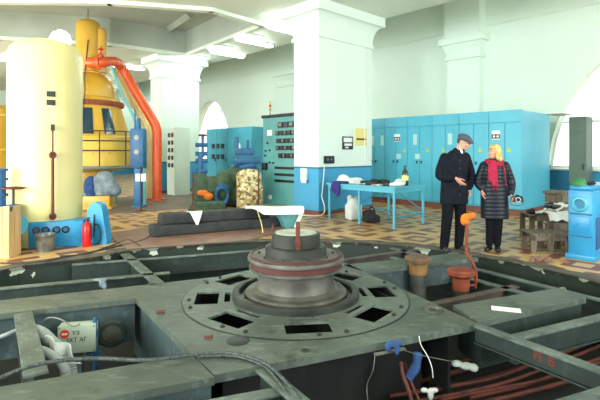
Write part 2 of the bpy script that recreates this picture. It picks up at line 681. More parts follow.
def text_mesh(name, body, size, m, parent, mtx, depth=0.0015):
    c = bpy.data.curves.new(name, 'FONT')
    c.body = body
    c.size = size
    c.extrude = depth
    c.align_x = 'CENTER'
    c.align_y = 'CENTER'
    t = bpy.data.objects.new(name, c)
    COL.objects.link(t)
    dg = bpy.context.evaluated_depsgraph_get()
    dg.update()
    me = bpy.data.meshes.new_from_object(t.evaluated_get(dg))
    bpy.data.objects.remove(t)
    me.transform(mtx)
    me.materials.clear()
    me.materials.append(M[m])
    o = bpy.data.objects.new(name, me)
    COL.objects.link(o)
    if parent is not None:
        o.parent = parent
    return o


def T(x=0, y=0, z=0):
    return Matrix.Translation((x, y, z))


def R(a, ax):
    return Matrix.Rotation(a, 4, ax)


# ================================================================ THE SETTING
CEIL = 5.2      # soffit over the hall and the columns
TOP = 7.5       # ceiling of the aisle along the back wall
TE = 10.3       # where the low ceiling ends
PITC = Vector((-0.04, 4.5, 0))
# rim of the pit, angles from the centre; measured arc at the back, round elsewhere
rim_px = [(0, 271), (26, 265), (64, 261.5), (100, 257), (127, 250.5), (200, 245), (246, 242), (290, 241.5), (340, 242), (380, 244), (420, 247.5), (447, 252), (480, 257), (510, 262.5), (540, 268), (570, 275), (600, 284)]
rim = [at(x, y, 0) for x, y in rim_px]
pol = sorted([(math.atan2((p - PITC).y, (p - PITC).x), (p - PITC).length) for p in rim])
a_lo, a_hi = pol[0][0], pol[-1][0]


def rim_r(a):
    while a < a_lo:
        a += 2 * PI
    while a >= a_lo + 2 * PI:
        a -= 2 * PI
    if a <= a_hi:
        for i in range(len(pol) - 1):
            if pol[i][0] <= a <= pol[i + 1][0]:
                k = (a - pol[i][0]) / max(1e-6, pol[i + 1][0] - pol[i][0])
                return pol[i][1] * (1 - k) + pol[i + 1][1] * k
    k = (a - a_hi) / (a_lo + 2 * PI - a_hi)
    r = pol[-1][1] * (1 - k) + pol[0][1] * k
    return r


NR = 160
angs = [2 * PI * i / NR for i in range(NR)]
rr = [rim_r(a) for a in angs]
for _ in range(2):
    rr = [(rr[i - 1] + 2 * rr[i] + rr[(i + 1) % NR]) / 4 for i in range(NR)]


def rim_pt(i, d=0.0, z=0.0):
    a = angs[i % NR]
    r = rr[i % NR] + d
    return Vector((PITC.x + r * math.cos(a), PITC.y + r * math.sin(a), z))


# floor with the pit opening
FX0, FX1, FY0, FY1 = -34, 22, -4, 42


def on_rect(a):
    dx, dy = math.cos(a), math.sin(a)
    c = []
    if dx > 1e-9: c.append((FX1 - PITC.x) / dx)
    if dx < -1e-9: c.append((FX0 - PITC.x) / dx)
    if dy > 1e-9: c.append((FY1 - PITC.y) / dy)
    if dy < -1e-9: c.append((FY0 - PITC.y) / dy)
    k = min(c)
    return Vector((PITC.x + dx * k, PITC.y + dy * k, 0))


mb = MB()
inner = [mb.bm.verts.new(rim_pt(i)) for i in range(NR)]
outer = [mb.bm.verts.new(on_rect(angs[i])) for i in range(NR)]
for i in range(NR):
    j = (i + 1) % NR
    mb.bm.faces.new((inner[i], inner[j], outer[j], outer[i]))
fl = struct(mb, 'floor', 'floor', smooth=False)
# pit wall, its floor, and the dusty edging round the opening
mb = MB()
tops = [mb.bm.verts.new(rim_pt(i)) for i in range(NR)]
r1 = [mb.bm.verts.new(rim_pt(i, 0, -0.3)) for i in range(NR)]
r2 = [mb.bm.verts.new(rim_pt(i, 0.0, -2.2)) for i in range(NR)]
for a_, b_ in ((tops, r1), (r1, r2)):
    for i in range(NR):
        j = (i + 1) % NR
        mb.bm.faces.new((a_[i], a_[j], b_[j], b_[i]))
struct(mb, 'wall_pit', 'chip', smooth=False)
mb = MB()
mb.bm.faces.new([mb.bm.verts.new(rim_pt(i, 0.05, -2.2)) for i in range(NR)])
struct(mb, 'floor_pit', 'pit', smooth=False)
mb = MB()
ra = [mb.bm.verts.new(rim_pt(i, 0.0, 0.012)) for i in range(NR)]
rb = [mb.bm.verts.new(rim_pt(i, 0.22 + 0.05 * math.sin(i * 1.7), 0.012)) for i in range(NR)]
rc = [mb.bm.verts.new(rim_pt(i, 0.0, -0.05)) for i in range(NR)]
rd = [mb.bm.verts.new(rim_pt(i, 0.22 + 0.05 * math.sin(i * 1.7), -0.002)) for i in range(NR)]
for p_, q_ in ((ra, rb), (rc, ra), (rb, rd)):
    for i in range(NR):
        j = (i + 1) % NR
        mb.bm.faces.new((p_[i], p_[j], q_[j], q_[i]))
struct(mb, 'trim_1', 'curb', smooth=False)

# back wall with two tall arched windows (local x = V, local y = U)
TW, TH = 14.26, 0.45
S0, S1 = -6.0, 32.0
wins = [(2.38, 2.45, 0.7, 4.35, 1.08), (22.8, 2.15, 0.7, 4.5, 1.08)]   # centre s, half width, spring z, crown z, sill z


def arch_z(wn, s):
    c, hw, zs, zc, sl = wn
    k = (s - c) / hw
    return zs + (zc - zs) * math.sqrt(max(0.0, 1 - k * k))


def win_hw(wn):
    c, hw, zs, zc, sl = wn
    k = (sl - zs) / (zc - zs)
    return hw * math.sqrt(1 - k * k)


mb = MB()


def wq(s0, s1, z0a, z0b, z1a, z1b):
    for t in (TW, TW + TH):
        mb.bm.faces.new([mb.bm.verts.new((t, s, z)) for s, z in ((s0, z0a), (s1, z0b), (s1, z1b), (s0, z1a))])


cur = S0
for wn in wins:
    h_ = win_hw(wn)
    a_, b_ = wn[0] - h_, wn[0] + h_
    wq(cur, a_, 0, 0, TOP, TOP)
    n_ = 40
    for i in range(n_):
        s0 = a_ + (b_ - a_) * i / n_
        s1 = a_ + (b_ - a_) * (i + 1) / n_
        z0, z1 = arch_z(wn, s0), arch_z(wn, s1)
        wq(s0, s1, 0, 0, wn[4], wn[4])
        wq(s0, s1, z0, z1, TOP, TOP)
        for za, zb in ((wn[4], wn[4]), (z0, z1)):
            mb.bm.faces.new([mb.bm.verts.new(q) for q in ((TW, s0, za), (TW, s1, zb), (TW + TH, s1, zb), (TW + TH, s0, za))])
    cur = b_
wq(cur, S1, 0, 0, TOP, TOP)
bmesh.ops.remove_doubles(mb.bm, verts=mb.bm.verts[:], dist=1e-4)
struct(mb, 'wall_back', 'wall', rz=HR, smooth=False)
for k, wn in enumerate(wins):
    root = bpy.data.objects.new('window_%d' % (k + 1), None)
    COL.objects.link(root)
    root.rotation_euler = (0, 0, HR)
    root['kind'] = 'structure'
    h_ = win_hw(wn)
    mb = MB()
    t0 = TW + 0.28
    # arched rim, mullions, transoms
    pts = [(t0, wn[0] - h_ + 2 * h_ * i / 40, arch_z(wn, wn[0] - h_ + 2 * h_ * i / 40)) for i in range(41)]
    mb.tube(pts, 0.05, 6, 1)
    for q in (-0.34, 0.34):
        s = wn[0] + q * h_
        mb.box(t0 - 0.03, t0 + 0.03, s - 0.018, s + 0.018, wn[4], arch_z(wn, s))
    for z in (wn[4] + 0.04, 2.4):
        kk = (z - wn[2]) / (wn[3] - wn[2])
        hw = wn[1] * math.sqrt(max(0, 1 - kk * kk))
        hw = min(hw, h_)
        mb.box(t0 - 0.03, t0 + 0.03, wn[0] - hw, wn[0] + hw, z - 0.03, z + 0.03)
    mb.build('window_frame', 'frame_white', root, smooth=False)
    mb = MB()
    mb.bm.faces.new([mb.bm.verts.new((t0, wn[0] - h_ + 2 * h_ * i / 40, arch_z(wn, wn[0] - h_ + 2 * h_ * i / 40))) for i in range(41)] + [mb.bm.verts.new((t0, wn[0] + h_, wn[4])), mb.bm.verts.new((t0, wn[0] - h_, wn[4]))])
    bmesh.ops.remove_doubles(mb.bm, verts=mb.bm.verts[:], dist=1e-4)
    mb.build('window_pane', 'glass', root, smooth=False)
    mb = MB()
    mb.box(TW - 0.1, TW + 0.28, wn[0] - h_ - 0.1, wn[0] + h_ + 0.1, wn[4] - 0.05, wn[4] + 0.005, 0.008)
    mb.build('window_sill', 'frame_white', root)

# end wall, far left
mb = MB()
mb.box(-6, TW + TH, S1, S1 + 0.3, 0, TOP)
struct(mb, 'wall_end', 'wall', rz=HR, smooth=False)
# red-brown baseboard along the back wall
mb = MB()
mb.box(TW - 0.03, TW, S0, S1, 0, 0.14)
struct(mb, 'baseboard_back', 'brown_base', rz=HR, smooth=False)
# thin horizontal plaster moulding high on the back wall
mb = MB()
mb.box(TW - 0.025, TW, S0, S1, 5.52, 5.56)
struct(mb, 'trim_2', 'ceiling', rz=HR, smooth=False)

# pilasters on the back wall with their capitals
for k, sc_ in enumerate((7.25, 15.9, -1.6, 27.5)):
    mb = MB()
    mb.box(TW - 0.28, TW, sc_ - 0.55, sc_ + 0.55, 0, 4.7)
    mb.box(TW - 0.36, TW, sc_ - 0.63, sc_ + 0.63, 4.55, 4.66, 0.02)
    prof = [(0.30, 4.66), (0.33, 4.85), (0.42, 5.05)]
    for (d0, z0), (d1, z1) in zip(prof[:-1], prof[1:]):
        e0, e1 = d0 - 0.28, d1 - 0.28
        v = [mb.bm.verts.new(q) for q in ((TW - d0, sc_ - .55 - e0, z0), (TW - d0, sc_ + .55 + e0, z0), (TW, sc_ + .55 + e0, z0), (TW, sc_ - .55 - e0, z0), (TW - d1, sc_ - .55 - e1, z1), (TW - d1, sc_ + .55 + e1, z1), (TW, sc_ + .55 + e1, z1), (TW, sc_ - .55 - e1, z1))]
        for f in ((0, 1, 5, 4), (1, 2, 6, 5), (2, 3, 7, 6), (3, 0, 4, 7)):
            mb.bm.faces.new([v[i] for i in f])
    mb.box(TW - 0.5, TW, sc_ - 0.77, sc_ + 0.77, 5.05, 5.27, 0.015)
    mb.box(TW - 0.40, TW, sc_ - 0.6, sc_ + 0.6, 5.27, TOP)
    struct(mb, 'trim_%d' % (3 + k), 'wall', rz=HR, smooth=False)


# free-standing columns with flared capitals
def column(t0, t1, s0, s1, n):
    mb = MB()
    mb.box(t0, t1, s0, s1, 0, 4.36)
    # necking moulding
    mb.box(t0 - 0.05, t1 + 0.05, s0 - 0.05, s1 + 0.05, 4.36, 4.45, 0.015)
    prev = None
    for i in range(9):
        k = i / 8
        d = 0.015 + 0.21 * (1 - math.cos(k * PI / 2))
        z = 4.45 + 0.5 * math.sin(k * PI / 2)
        ring = [mb.bm.verts.new(q) for q in ((t0 - d, s0 - d, z), (t1 + d, s0 - d, z), (t1 + d, s1 + d, z), (t0 - d, s1 + d, z))]
        if prev:
            for a_ in range(4):
                mb.bm.faces.new((prev[a_], prev[(a_ + 1) % 4], ring[(a_ + 1) % 4], ring[a_]))
        prev = ring
    mb.box(t0 - 0.27, t1 + 0.27, s0 - 0.27, s1 + 0.27, 4.95, CEIL + 0.01, 0.02)
    struct(mb, 'trim_%d' % n, 'column', rz=HR, smooth=False)
    mb = MB()
    mb.box(t0 - 0.02, t1 + 0.02, s0 - 0.02, s1 + 0.02, 0, 0.11, 0.01)
    struct(mb, 'baseboard_%d' % n, 'brown_base', rz=HR, smooth=False)


column(7.98, 10.05, 7.87, 8.76, 7)
column(7.98, 9.6, 16.17, 17.05, 8)
column(7.98, 9.6, 25.0, 25.9, 9)

# ceiling with a polygonal opening above the standing unit
oct_px = [(211, 9), (262, 24), (186, 54), (110, 43.5), (0, 37)]
opn = [at(211, 9, CEIL), at(262, 24, CEIL), at(186, 54, CEIL), at(110, 43.5, CEIL), at(0, 37, CEIL), Vector((-13.5, 13.6, CEIL)), Vector((-12.0, 10.9, CEIL)), at(110, 1.6, CEIL)]
oc = Vector((-6.2, 13.4, CEIL))
mb = MB()
cor = [math.atan2((p - oc).y, (p - oc).x) for p in opn + [H(-9, TE), H(46, TE), H(46, -32), H(-9, -32)]]
aset = sorted(set([round(x, 6) for x in cor] + [round(-PI + 2 * PI * i / 48, 6) for i in range(48)]))


def ray_poly(a, poly, c):
    d = Vector((math.cos(a), math.sin(a)))
    best = None
    for i in range(len(poly)):
        p, q = poly[i], poly[(i + 1) % len(poly)]
        ex, ey = q.x - p.x, q.y - p.y
        den = d.x * ey - d.y * ex
        if abs(den) < 1e-12:
            continue
        k = ((p.x - c.x) * ey - (p.y - c.y) * ex) / den
        m_ = ((p.x - c.x) * d.y - (p.y - c.y) * d.x) / den
        if k > 0 and -1e-4 <= m_ <= 1 + 1e-4:
            if best is None or k > best:
                best = k
    return Vector((c.x + d.x * best, c.y + d.y * best, 0))


big = [H(-9, TE), H(46, TE), H(46, -32), H(-9, -32)]
ins = [ray_poly(a, opn, oc) for a in aset]
outs = [ray_poly(a, big, oc) for a in aset]
iv = [mb.bm.verts.new((p.x, p.y, CEIL)) for p in ins]
ov = [mb.bm.verts.new((p.x, p.y, CEIL)) for p in outs]
n_ = len(aset)
for i in range(n_):
    j = (i + 1) % n_
    mb.bm.faces.new((iv[i], iv[j], ov[j], ov[i]))
e_ = [H(-9, TE), H(46, TE)]
mb.bm.faces.new([mb.bm.verts.new(q) for q in ((e_[0].x, e_[0].y, CEIL), (e_[1].x, e_[1].y, CEIL), (e_[1].x, e_[1].y, TOP), (e_[0].x, e_[0].y, TOP))])
f_ = [H(-9, TE), H(46, TE), H(46, TW + 1), H(-9, TW + 1)]
mb.bm.faces.new([mb.bm.verts.new((q.x, q.y, TOP)) for q in f_])
struct(mb, 'ceiling', 'ceiling', smooth=False)
# the grey recess above the opening, and its white edge moulding
mb = MB()
RT = CEIL + 0.85
lo_ = [mb.bm.verts.new((p.x, p.y, CEIL)) for p in opn]
hi_ = [mb.bm.verts.new((p.x, p.y, RT)) for p in opn]
for i in range(8):
    j = (i + 1) % 8
    mb.bm.faces.new((lo_[i], lo_[j], hi_[j], hi_[i]))
mb.bm.faces.new(hi_)
struct(mb, 'ceiling_recess', 'recess', smooth=False)
mb = MB()
for i in range(8):
    p, q = opn[i], opn[(i + 1) % 8]
    d = (q - p).normalized()
    nrm = Vector((d.y, -d.x, 0))
    if nrm.dot(p - oc) < 0:
        nrm = -nrm
    e = [p - nrm * 0.06 - d * 0.05, q - nrm * 0.06 + d * 0.05, q + nrm * 0.14 + d * 0.05, p + nrm * 0.14 - d * 0.05]
    mb.prism([(v.x, v.y) for v in e], CEIL - 0.09, CEIL + 0.02)
struct(mb, 'trim_10', 'ceiling', smooth=False)
mb = MB()
for k in range(2):
    p = at(158, 36, RT) + Vector((-3.2 * k, 0.4 * k, 0))
    q = at(190, 14, RT) + Vector((-3.2 * k, 0.4 * k, 0))
    mb.tube([p, q], 0.14, 4, 1)
struct(mb, 'trim_11', 'recess', smooth=False)

# ================================================================ THE PIT MACHINE
ZP = 0.15
# stator ring down in the pit
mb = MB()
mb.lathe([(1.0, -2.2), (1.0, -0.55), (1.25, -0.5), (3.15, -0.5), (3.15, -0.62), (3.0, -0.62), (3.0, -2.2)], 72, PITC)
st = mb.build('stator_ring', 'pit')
tag(st, 'dark green stator ring lying deep in the round pit under the bracket', 'machine')

br = thing('generator_bracket', 'grey steel bracket plate with radiating arms spanning the round pit', 'machine bracket', (0, 0, 0))
pL, pF, pR, pB = at(125, 287, ZP), at(214, 375, ZP), at(478, 323.5, ZP), at(345, 262.5, ZP)
plate = [pL, pF, pR, pB]
mb = MB()
HC = PITC
cors = [math.atan2((p - HC).y, (p - HC).x) for p in plate]
aset = sorted(set([round(x, 6) for x in cors] + [round(-PI + 2 * PI * i / 96, 6) for i in range(96)]))
o_ = [ray_poly(a, plate, HC) for a in aset]
RH = 1.0
top_o = [mb.bm.verts.new((p.x, p.y, ZP)) for p in o_]
top_i = [mb.bm.verts.new((HC.x + RH * math.cos(a), HC.y + RH * math.sin(a), ZP)) for a in aset]
bot_o = [mb.bm.verts.new((p.x, p.y, ZP - 0.055)) for p in o_]
bot_i = [mb.bm.verts.new((HC.x + RH * math.cos(a), HC.y + RH * math.sin(a), ZP - 0.055)) for a in aset]
n_ = len(aset)
for i in range(n_):
    j = (i + 1) % n_
    mb.bm.faces.new((top_i[i], top_i[j], top_o[j], top_o[i]))
    mb.bm.faces.new((bot_i[i], bot_o[i], bot_o[j], bot_i[j]))
    mb.bm.faces.new((top_o[i], top_o[j], bot_o[j], bot_o[i]))
    mb.bm.faces.new((top_i[j], top_i[i], bot_i[i], bot_i[j]))
mb.build('top_plate', 'plate', br, smooth=False)
# webs under the plate edges; all but the left coloured dark for shade
mb = MB()
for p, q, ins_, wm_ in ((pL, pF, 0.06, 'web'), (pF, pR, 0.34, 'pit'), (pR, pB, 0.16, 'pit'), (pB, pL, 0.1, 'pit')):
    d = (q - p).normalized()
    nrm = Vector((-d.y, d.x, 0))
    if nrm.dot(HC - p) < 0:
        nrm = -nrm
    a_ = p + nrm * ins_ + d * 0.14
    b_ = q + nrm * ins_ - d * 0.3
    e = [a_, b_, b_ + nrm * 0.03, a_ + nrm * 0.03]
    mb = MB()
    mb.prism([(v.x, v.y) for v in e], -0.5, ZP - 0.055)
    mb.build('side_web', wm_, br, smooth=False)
mb = MB()
mb.lathe([(0.99, ZP - 0.013), (0.985, -0.7), (0, -0.7)], 64)
mb.lathe([(0.47, -0.7), (0.47, 0.09)], 48)
mb.build('bearing_housing', 'pit', br, PITC, smooth=False)  # added dark cup under the disc, keeps the slots black

# slotted disc lying on the plate, eight large and eight small slots
zt, zb = ZP + 0.007, ZP - 0.012
RI, RO = 0.50, 1.075
loops = [[(RO * math.cos(2 * PI * i / 128), RO * math.sin(2 * PI * i / 128)) for i in range(128)],
         [(RI * math.cos(2 * PI * i / 96), RI * math.sin(2 * PI * i / 96)) for i in range(96)]]
for k in range(8):
    a = math.radians(7 + 45 * k)
    for r0_, r1_, hw_ in ((0.745, 0.965, 0.185), (0.635, 0.69, 0.14)):
        lp_ = []
        for x, y in ((r0_, -hw_), (r1_, -hw_), (r1_, hw_), (r0_, hw_)):
            lp_.append((x * math.cos(a) - y * math.sin(a), x * math.sin(a) + y * math.cos(a)))
        loops.append(lp_)
cu = bpy.data.curves.new('slotted_disc', 'CURVE')
cu.dimensions = '2D'
cu.fill_mode = 'BOTH'
cu.extrude = (zt - zb) / 2
for lp_ in loops:
    sp = cu.splines.new('POLY')
    sp.points.add(len(lp_) - 1)
    for q_, (x, y) in zip(sp.points, lp_):
        q_.co = (x, y, 0, 1)
    sp.use_cyclic_u = True
to_ = bpy.data.objects.new('slotted_disc', cu)
COL.objects.link(to_)
dg = bpy.context.evaluated_depsgraph_get()
dg.update()
me_ = bpy.data.meshes.new_from_object(to_.evaluated_get(dg))
bpy.data.objects.remove(to_)
me_.transform(T(0, 0, (zt + zb) / 2))
mb = MB()
mb.bm.from_mesh(me_)
bpy.data.meshes.remove(me_)
mb.build('slotted_disc', 'disc', br, PITC, smooth=False)
mb = MB()
mb.lathe([(1.078, ZP + 0.001), (1.078, ZP + 0.005), (1.088, ZP + 0.005), (1.088, ZP + 0.001)], 96)
mb.build('disc_joint', 'black', br, PITC, smooth=False)
for k in range(16):
    a = math.radians(28 + 22.5 * k + (5 if k % 2 else -5))
    mb = MB()
    mb.cyl((0, 0, 0), (0, 0, 0.014), 0.019, 0.019, 6)
    mb.cyl((0, 0, 0.012), (0, 0, 0.022), 0.010, 0.010, 8)
    mb.build('bolt', 'steel_dark', br, PITC + Vector((1.02 * math.cos(a), 1.02 * math.sin(a), zt)))
for p, r in (((238, 341), 0.085), ((160, 312), 0.035), ((305, 351), 0.03), ((152, 284), 0.035), ((206, 281), 0.03)):
    mb = MB()
    mb.lathe([(0, 0.008), (r * 0.9, 0.008), (r, 0.004), (r, 0)], 24)
    mb.build('cover_plate', 'steel_dark', br, at(p[0], p[1], ZP))


# arms: top flange plus two webs
Bn = Vector((0.557, -0.83, 0))


def arm(p, d, side, length, width, zt_=ZP, depth=0.42, name='arm', m='plate'):
    d = d.normalized()
    sd = Bn.normalized() * side
    e = [p, p + d * length, p + d * length + sd * width, p + sd * width]
    mb = MB()
    mb.prism([(v.x, v.y) for v in e], zt_ - 0.05, zt_)
    o = mb.build(name, m, br, smooth=False)
    mb = MB()
    for k in (0.05, width - 0.08):
        q = p + sd * k
        e = [q, q + d * (length - 0.03), q + d * (length - 0.03) + sd * 0.03, q + sd * 0.03]
        mb.prism([(v.x, v.y) for v in e], zt_ - depth, zt_ - 0.05)
    q = p + d * (length - 0.06) + sd * 0.05
    e = [q, q + d * 0.03, q + d * 0.03 + sd * (width - 0.1), q + sd * (width - 0.1)]
    mb.prism([(v.x, v.y) for v in e], zt_ - depth, zt_ - 0.05)
    mb.build('arm_web', 'web', o, smooth=False)
    return o


arm(at(125, 287, ZP), -A, 1, 2.1, 0.44)                       # left
arm(at(192, 354.5, ZP), -A, 1, 2.6, 0.385)                    # front left
e_ = [at(453, 305, ZP), at(553, 288.6, ZP), at(586, 298, ZP), at(478, 322, ZP)]
mb = MB()
mb.prism([(v.x, v.y) for v in e_], ZP - 0.05, ZP)
o = mb.build('arm', 'plate', br, smooth=False)
cen = (e_[0] + e_[1] + e_[2] + e_[3]) / 4
e2 = [cen + (v - cen) * 0.93 for v in e_]
mb = MB()
mb.prism([(v.x, v.y) for v in e2], ZP - 0.40, ZP - 0.05)
mb.build('arm_web', 'girder', o, smooth=False)
arm(at(347, 264.5, ZP) - A * 0.05, A, 1, 1.75, 0.36, depth=0.3)   # back right


# narrow girders of the bracket (I-beams)
def ibeam(p, q, width, depth, z, m, parent, name='girder', lbl=None):
    p, q = Vector((p[0], p[1], 0)), Vector((q[0], q[1], 0))
    d = (q - p)
    ln = d.length
    rz = math.atan2(d.y, d.x)
    mb = MB()
    mb.box(0, ln, -width / 2, width / 2, -0.018, 0, 0.003)
    o = mb.build(name, 'flange' if m == 'girder' else m, parent, (p.x, p.y, z), rz, smooth=False, label=lbl)
    mb = MB()
    mb.box(0, ln, -0.012, 0.012, -depth + 0.018, -0.018)
    mb.box(0, ln, -width / 3, width / 3, -depth, -depth + 0.014, 0.003)
    mb.build('girder_web', m, o, smooth=False)
    return o


s1 = at(23, 312, ZP)
ibeam(s1, at(36, 373, ZP), 0.14, 0.3, ZP - 0.004, 'girder', br)
a1, a2 = at(476, 324, ZP), at(600, 369, ZP)
ib = ibeam(a1, a2 + (a2 - a1) * 0.9, 0.09, 0.155, ZP, 'girder', br, lbl='girder with two red painted letters on its web')
ibeam(at(262, 366, ZP), at(302, 401, ZP) + B * 0.8, 0.10, 0.24, ZP - 0.01, 'girder', br)
ibeam(at(150, 408, ZP) - A * 0.2, at(280, 385, ZP), 0.09, 0.2, ZP - 0.03, 'girder', br)
ibeam(at(512, 333.5, ZP) , at(600, 311, ZP) + A * 0.75, 0.10, 0.2, ZP - 0.03, 'girder', br)
ibeam(at(560, 402, ZP), at(600, 387, ZP) + A * 1.7, 0.11, 0.2, ZP - 0.02, 'girder', br)
ln = (a2 - a1).normalized()
rz_i = math.atan2(ln.y, ln.x)
pt = at(548, 357, 0.03)
# painted letters on the web of the girder
k = (pt - a1).dot(ln)
mt = T(*(a1 + ln * k)[:2], 0.035) @ R(rz_i, 'Z') @ T(0, -0.0135, 0) @ R(PI / 2, 'X')
for i_, ch in enumerate('ПБ'):
    lt = text_mesh('painted_letter', ch, 0.085, 'redpaint', ib, Matrix.Identity(4))
    lt.matrix_local = T(k + 0.02 + 0.10 * i_, -0.0135, -0.072) @ R(PI / 2, 'X')

# darker girder frame between the bracket and the rim
gf = thing('girder_frame', 'dark green girders crossing the pit behind the bracket, level with the floor', 'girders', (0, 0, 0))


def g(px0, px1, width, depth, m='girder', z=-0.03, e0=0.0, e1=0.0, name='girder'):
    p, q = at(*px0, z), at(*px1, z)
    d = (q - p).normalized()
    return ibeam(p - d * e0, q + d * e1, width, depth, z, m, gf, name)


g((0, 288), (150, 274), 0.10, 0.24, e0=0.35, e1=0.25)
g((80, 263.5), (252, 250.5), 0.10, 0.26, e0=0.1, e1=0.5)
g((346, 259), (412, 249.5), 0.12, 0.22, 'girder_brown', e0=0.3, e1=0.1)
g((124, 252.5), (160, 284.5), 0.14, 0.26, e1=0.2)
g((392, 247.5), (600, 299.5), 0.11, 0.26, e1=0.5)
g((428, 266.5), (522, 292), 0.10, 0.24, e0=0.7, e1=0.1)
g((448, 300), (513, 286), 0.10, 0.2, 'girder_brown', e0=0.3, e1=0.05)
g((520, 279), (560, 292), 0.08, 0.2, z=-0.1)
g((0, 297), (125, 283), 0.06, 0.3, 'web', z=-0.2, e0=0.3)
for px in ((98, 283), (70, 252.5)):
    pass

# ---------------- the shaft, built up in steps
sh = thing('turbine_shaft', 'stepped steel shaft with a twin flange standing in the middle of the bracket', 'shaft', PITC)


def lathe_part(prof, name, m, parent, loc=(0, 0, 0), seg=64, label=None, ang=30):
    mb = MB()
    mb.lathe(prof, seg)
    return mb.build(name, m, parent, loc, ang=ang, label=label)


lathe_part([(0.52, 0.10), (0.60, 0.10), (0.615, 0.16), (0.615, 0.205), (0.60, 0.215), (0.555, 0.215), (0.545, 0.20), (0.545, 0.14), (0.50, 0.14)], 'collar', 'steel_dark', sh)
lathe_part([(0.50, 0.12), (0.495, 0.20), (0.48, 0.215), (0.42, 0.222), (0.385, 0.25), (0.372, 0.30), (0.370, 0.40), (0.38, 0.43), (0.40, 0.435)], 'shaft_neck', 'steel', sh)
lathe_part([(0.38, 0.418), (0.44, 0.42), (0.457, 0.428), (0.457, 0.446), (0.45, 0.452), (0.42, 0.454)], 'lower_flange', 'steel', sh)
lathe_part([(0.438, 0.452), (0.438, 0.506)], 'flange_groove', 'maroon', sh)
lathe_part([(0.42, 0.503), (0.46, 0.505), (0.470, 0.512), (0.470, 0.535), (0.466, 0.545), (0.44, 0.55), (0.44, 0.555), (0.41, 0.56), (0.28, 0.56)], 'upper_flange', 'steel', sh)
lathe_part([(0.442, 0.551), (0.442, 0.566), (0.425, 0.566), (0.425, 0.555)], 'flange_band', 'maroon', sh)
lathe_part([(0.30, 0.555), (0.298, 0.632), (0.285, 0.642), (0.22, 0.645)], 'step_ring', 'steel_dark', sh)
lathe_part([(0.238, 0.64), (0.236, 0.755), (0.228, 0.764), (0.20, 0.765)], 'top_drum', 'steel_dark', sh)
lathe_part([(0.205, 0.762), (0.203, 0.768), (0.10, 0.769), (0.09, 0.775), (0, 0.776)], 'end_face', 'steel_light', sh)
for k in range(10):
    a = 2 * PI * k / 10
    mb = MB()
    mb.cyl((0, 0, 0), (0, 0, 0.02), 0.012, 0.012, 6)
    mb.build('bolt', 'steel_dark', sh, (0.36 * math.cos(a), 0.36 * math.sin(a), 0.558))
mb = MB()
mb.box(-0.02, 0.02, -0.016, 0.0, 0.60, 0.885, 0.003)
mb.box(-0.028, 0.028, -0.02, -0.008, 0.66, 0.72, 0.003)
mb.build('lug_bar', 'rust', sh, (0.02, -0.233, 0.02))
mb = MB()
mb.cyl((0, 0, 0.6), (0, 0, 0.82), 0.011)
mb.build('guide_rod', 'rust', sh, (-0.232, 0.10, 0))

# ---------------- bollards and stand pipes at the right of the bracket
Yb = 5.65
mb_root = thing('standpipe', 'brown capped standpipe with a tan neck rising from the pit', 'standpipe', (atY(418, 260, Yb).x, Yb, -0.5))
zt = EYE - (256.5 - HY) / F * Yb + 0.5
lathe_part([(0.095, 0), (0.10, zt - 0.20), (0.11, zt - 0.19)], 'pipe', 'zinc_dark', mb_root, seg=28)
lathe_part([(0.112, zt - 0.21), (0.112, zt - 0.09), (0.12, zt - 0.065)], 'neck', 'tan', mb_root, seg=28)
lathe_part([(0.0, zt - 0.066), (0.13, zt - 0.066), (0.163, zt - 0.055), (0.165, zt - 0.02), (0.15, zt), (0, zt + 0.004)], 'cap', 'tan_dark', mb_root, seg=28)
Yb = 5.35
ob = thing('standpipe', 'orange capped standpipe with a thin red riser bent upward beside it', 'standpipe', (atY(461, 270, Yb).x, Yb, -0.5))
zt = EYE - (269 - HY) / F * Yb + 0.5
lathe_part([(0.085, 0), (0.09, zt - 0.22)], 'pipe', 'girder', ob, seg=28)
lathe_part([(0.092, zt - 0.24), (0.10, zt - 0.10), (0.12, zt - 0.075)], 'neck', 'orange_rust', ob, seg=28)
lathe_part([(0, zt - 0.076), (0.13, zt - 0.076), (0.155, zt - 0.06), (0.157, zt - 0.02), (0.14, zt), (0, zt + 0.004)], 'cap', 'orange_rust', ob, seg=28)
mb = MB()
rel = lambda px, py: tuple(atY(px, py, 5.5) - Vector(ob.location))
mb.tube([rel(475, 288), rel(476, 276), rel(474, 266), rel(468, 256), rel(466.5, 250), rel(467, 222)], 0.02, 10, 4)
mb.cyl(rel(475, 285), (0.09, 0.02, zt - 0.2), 0.014)
mb.build('riser', 'orange_rust', ob, label='thin red-orange riser pipe')
mb = MB()
c = atY(467, 217, 5.5)
mb.ball((0, 0, 0), (0.07, 0.05, 0.045))
mb.ball((0.05, -0.02, 0.02), (0.05, 0.045, 0.04))
mb.ball((-0.045, -0.02, -0.03), (0.04, 0.04, 0.07))
mb.ball((-0.01, 0.0, -0.04), (0.035, 0.035, 0.06))
o = mb.build('rag', 'orange_cloth', None, tuple(c), remesh=0.012, smooth_it=2, ang=180)
tag(o, 'orange cloth tied round the top of the thin red riser', 'cloth')

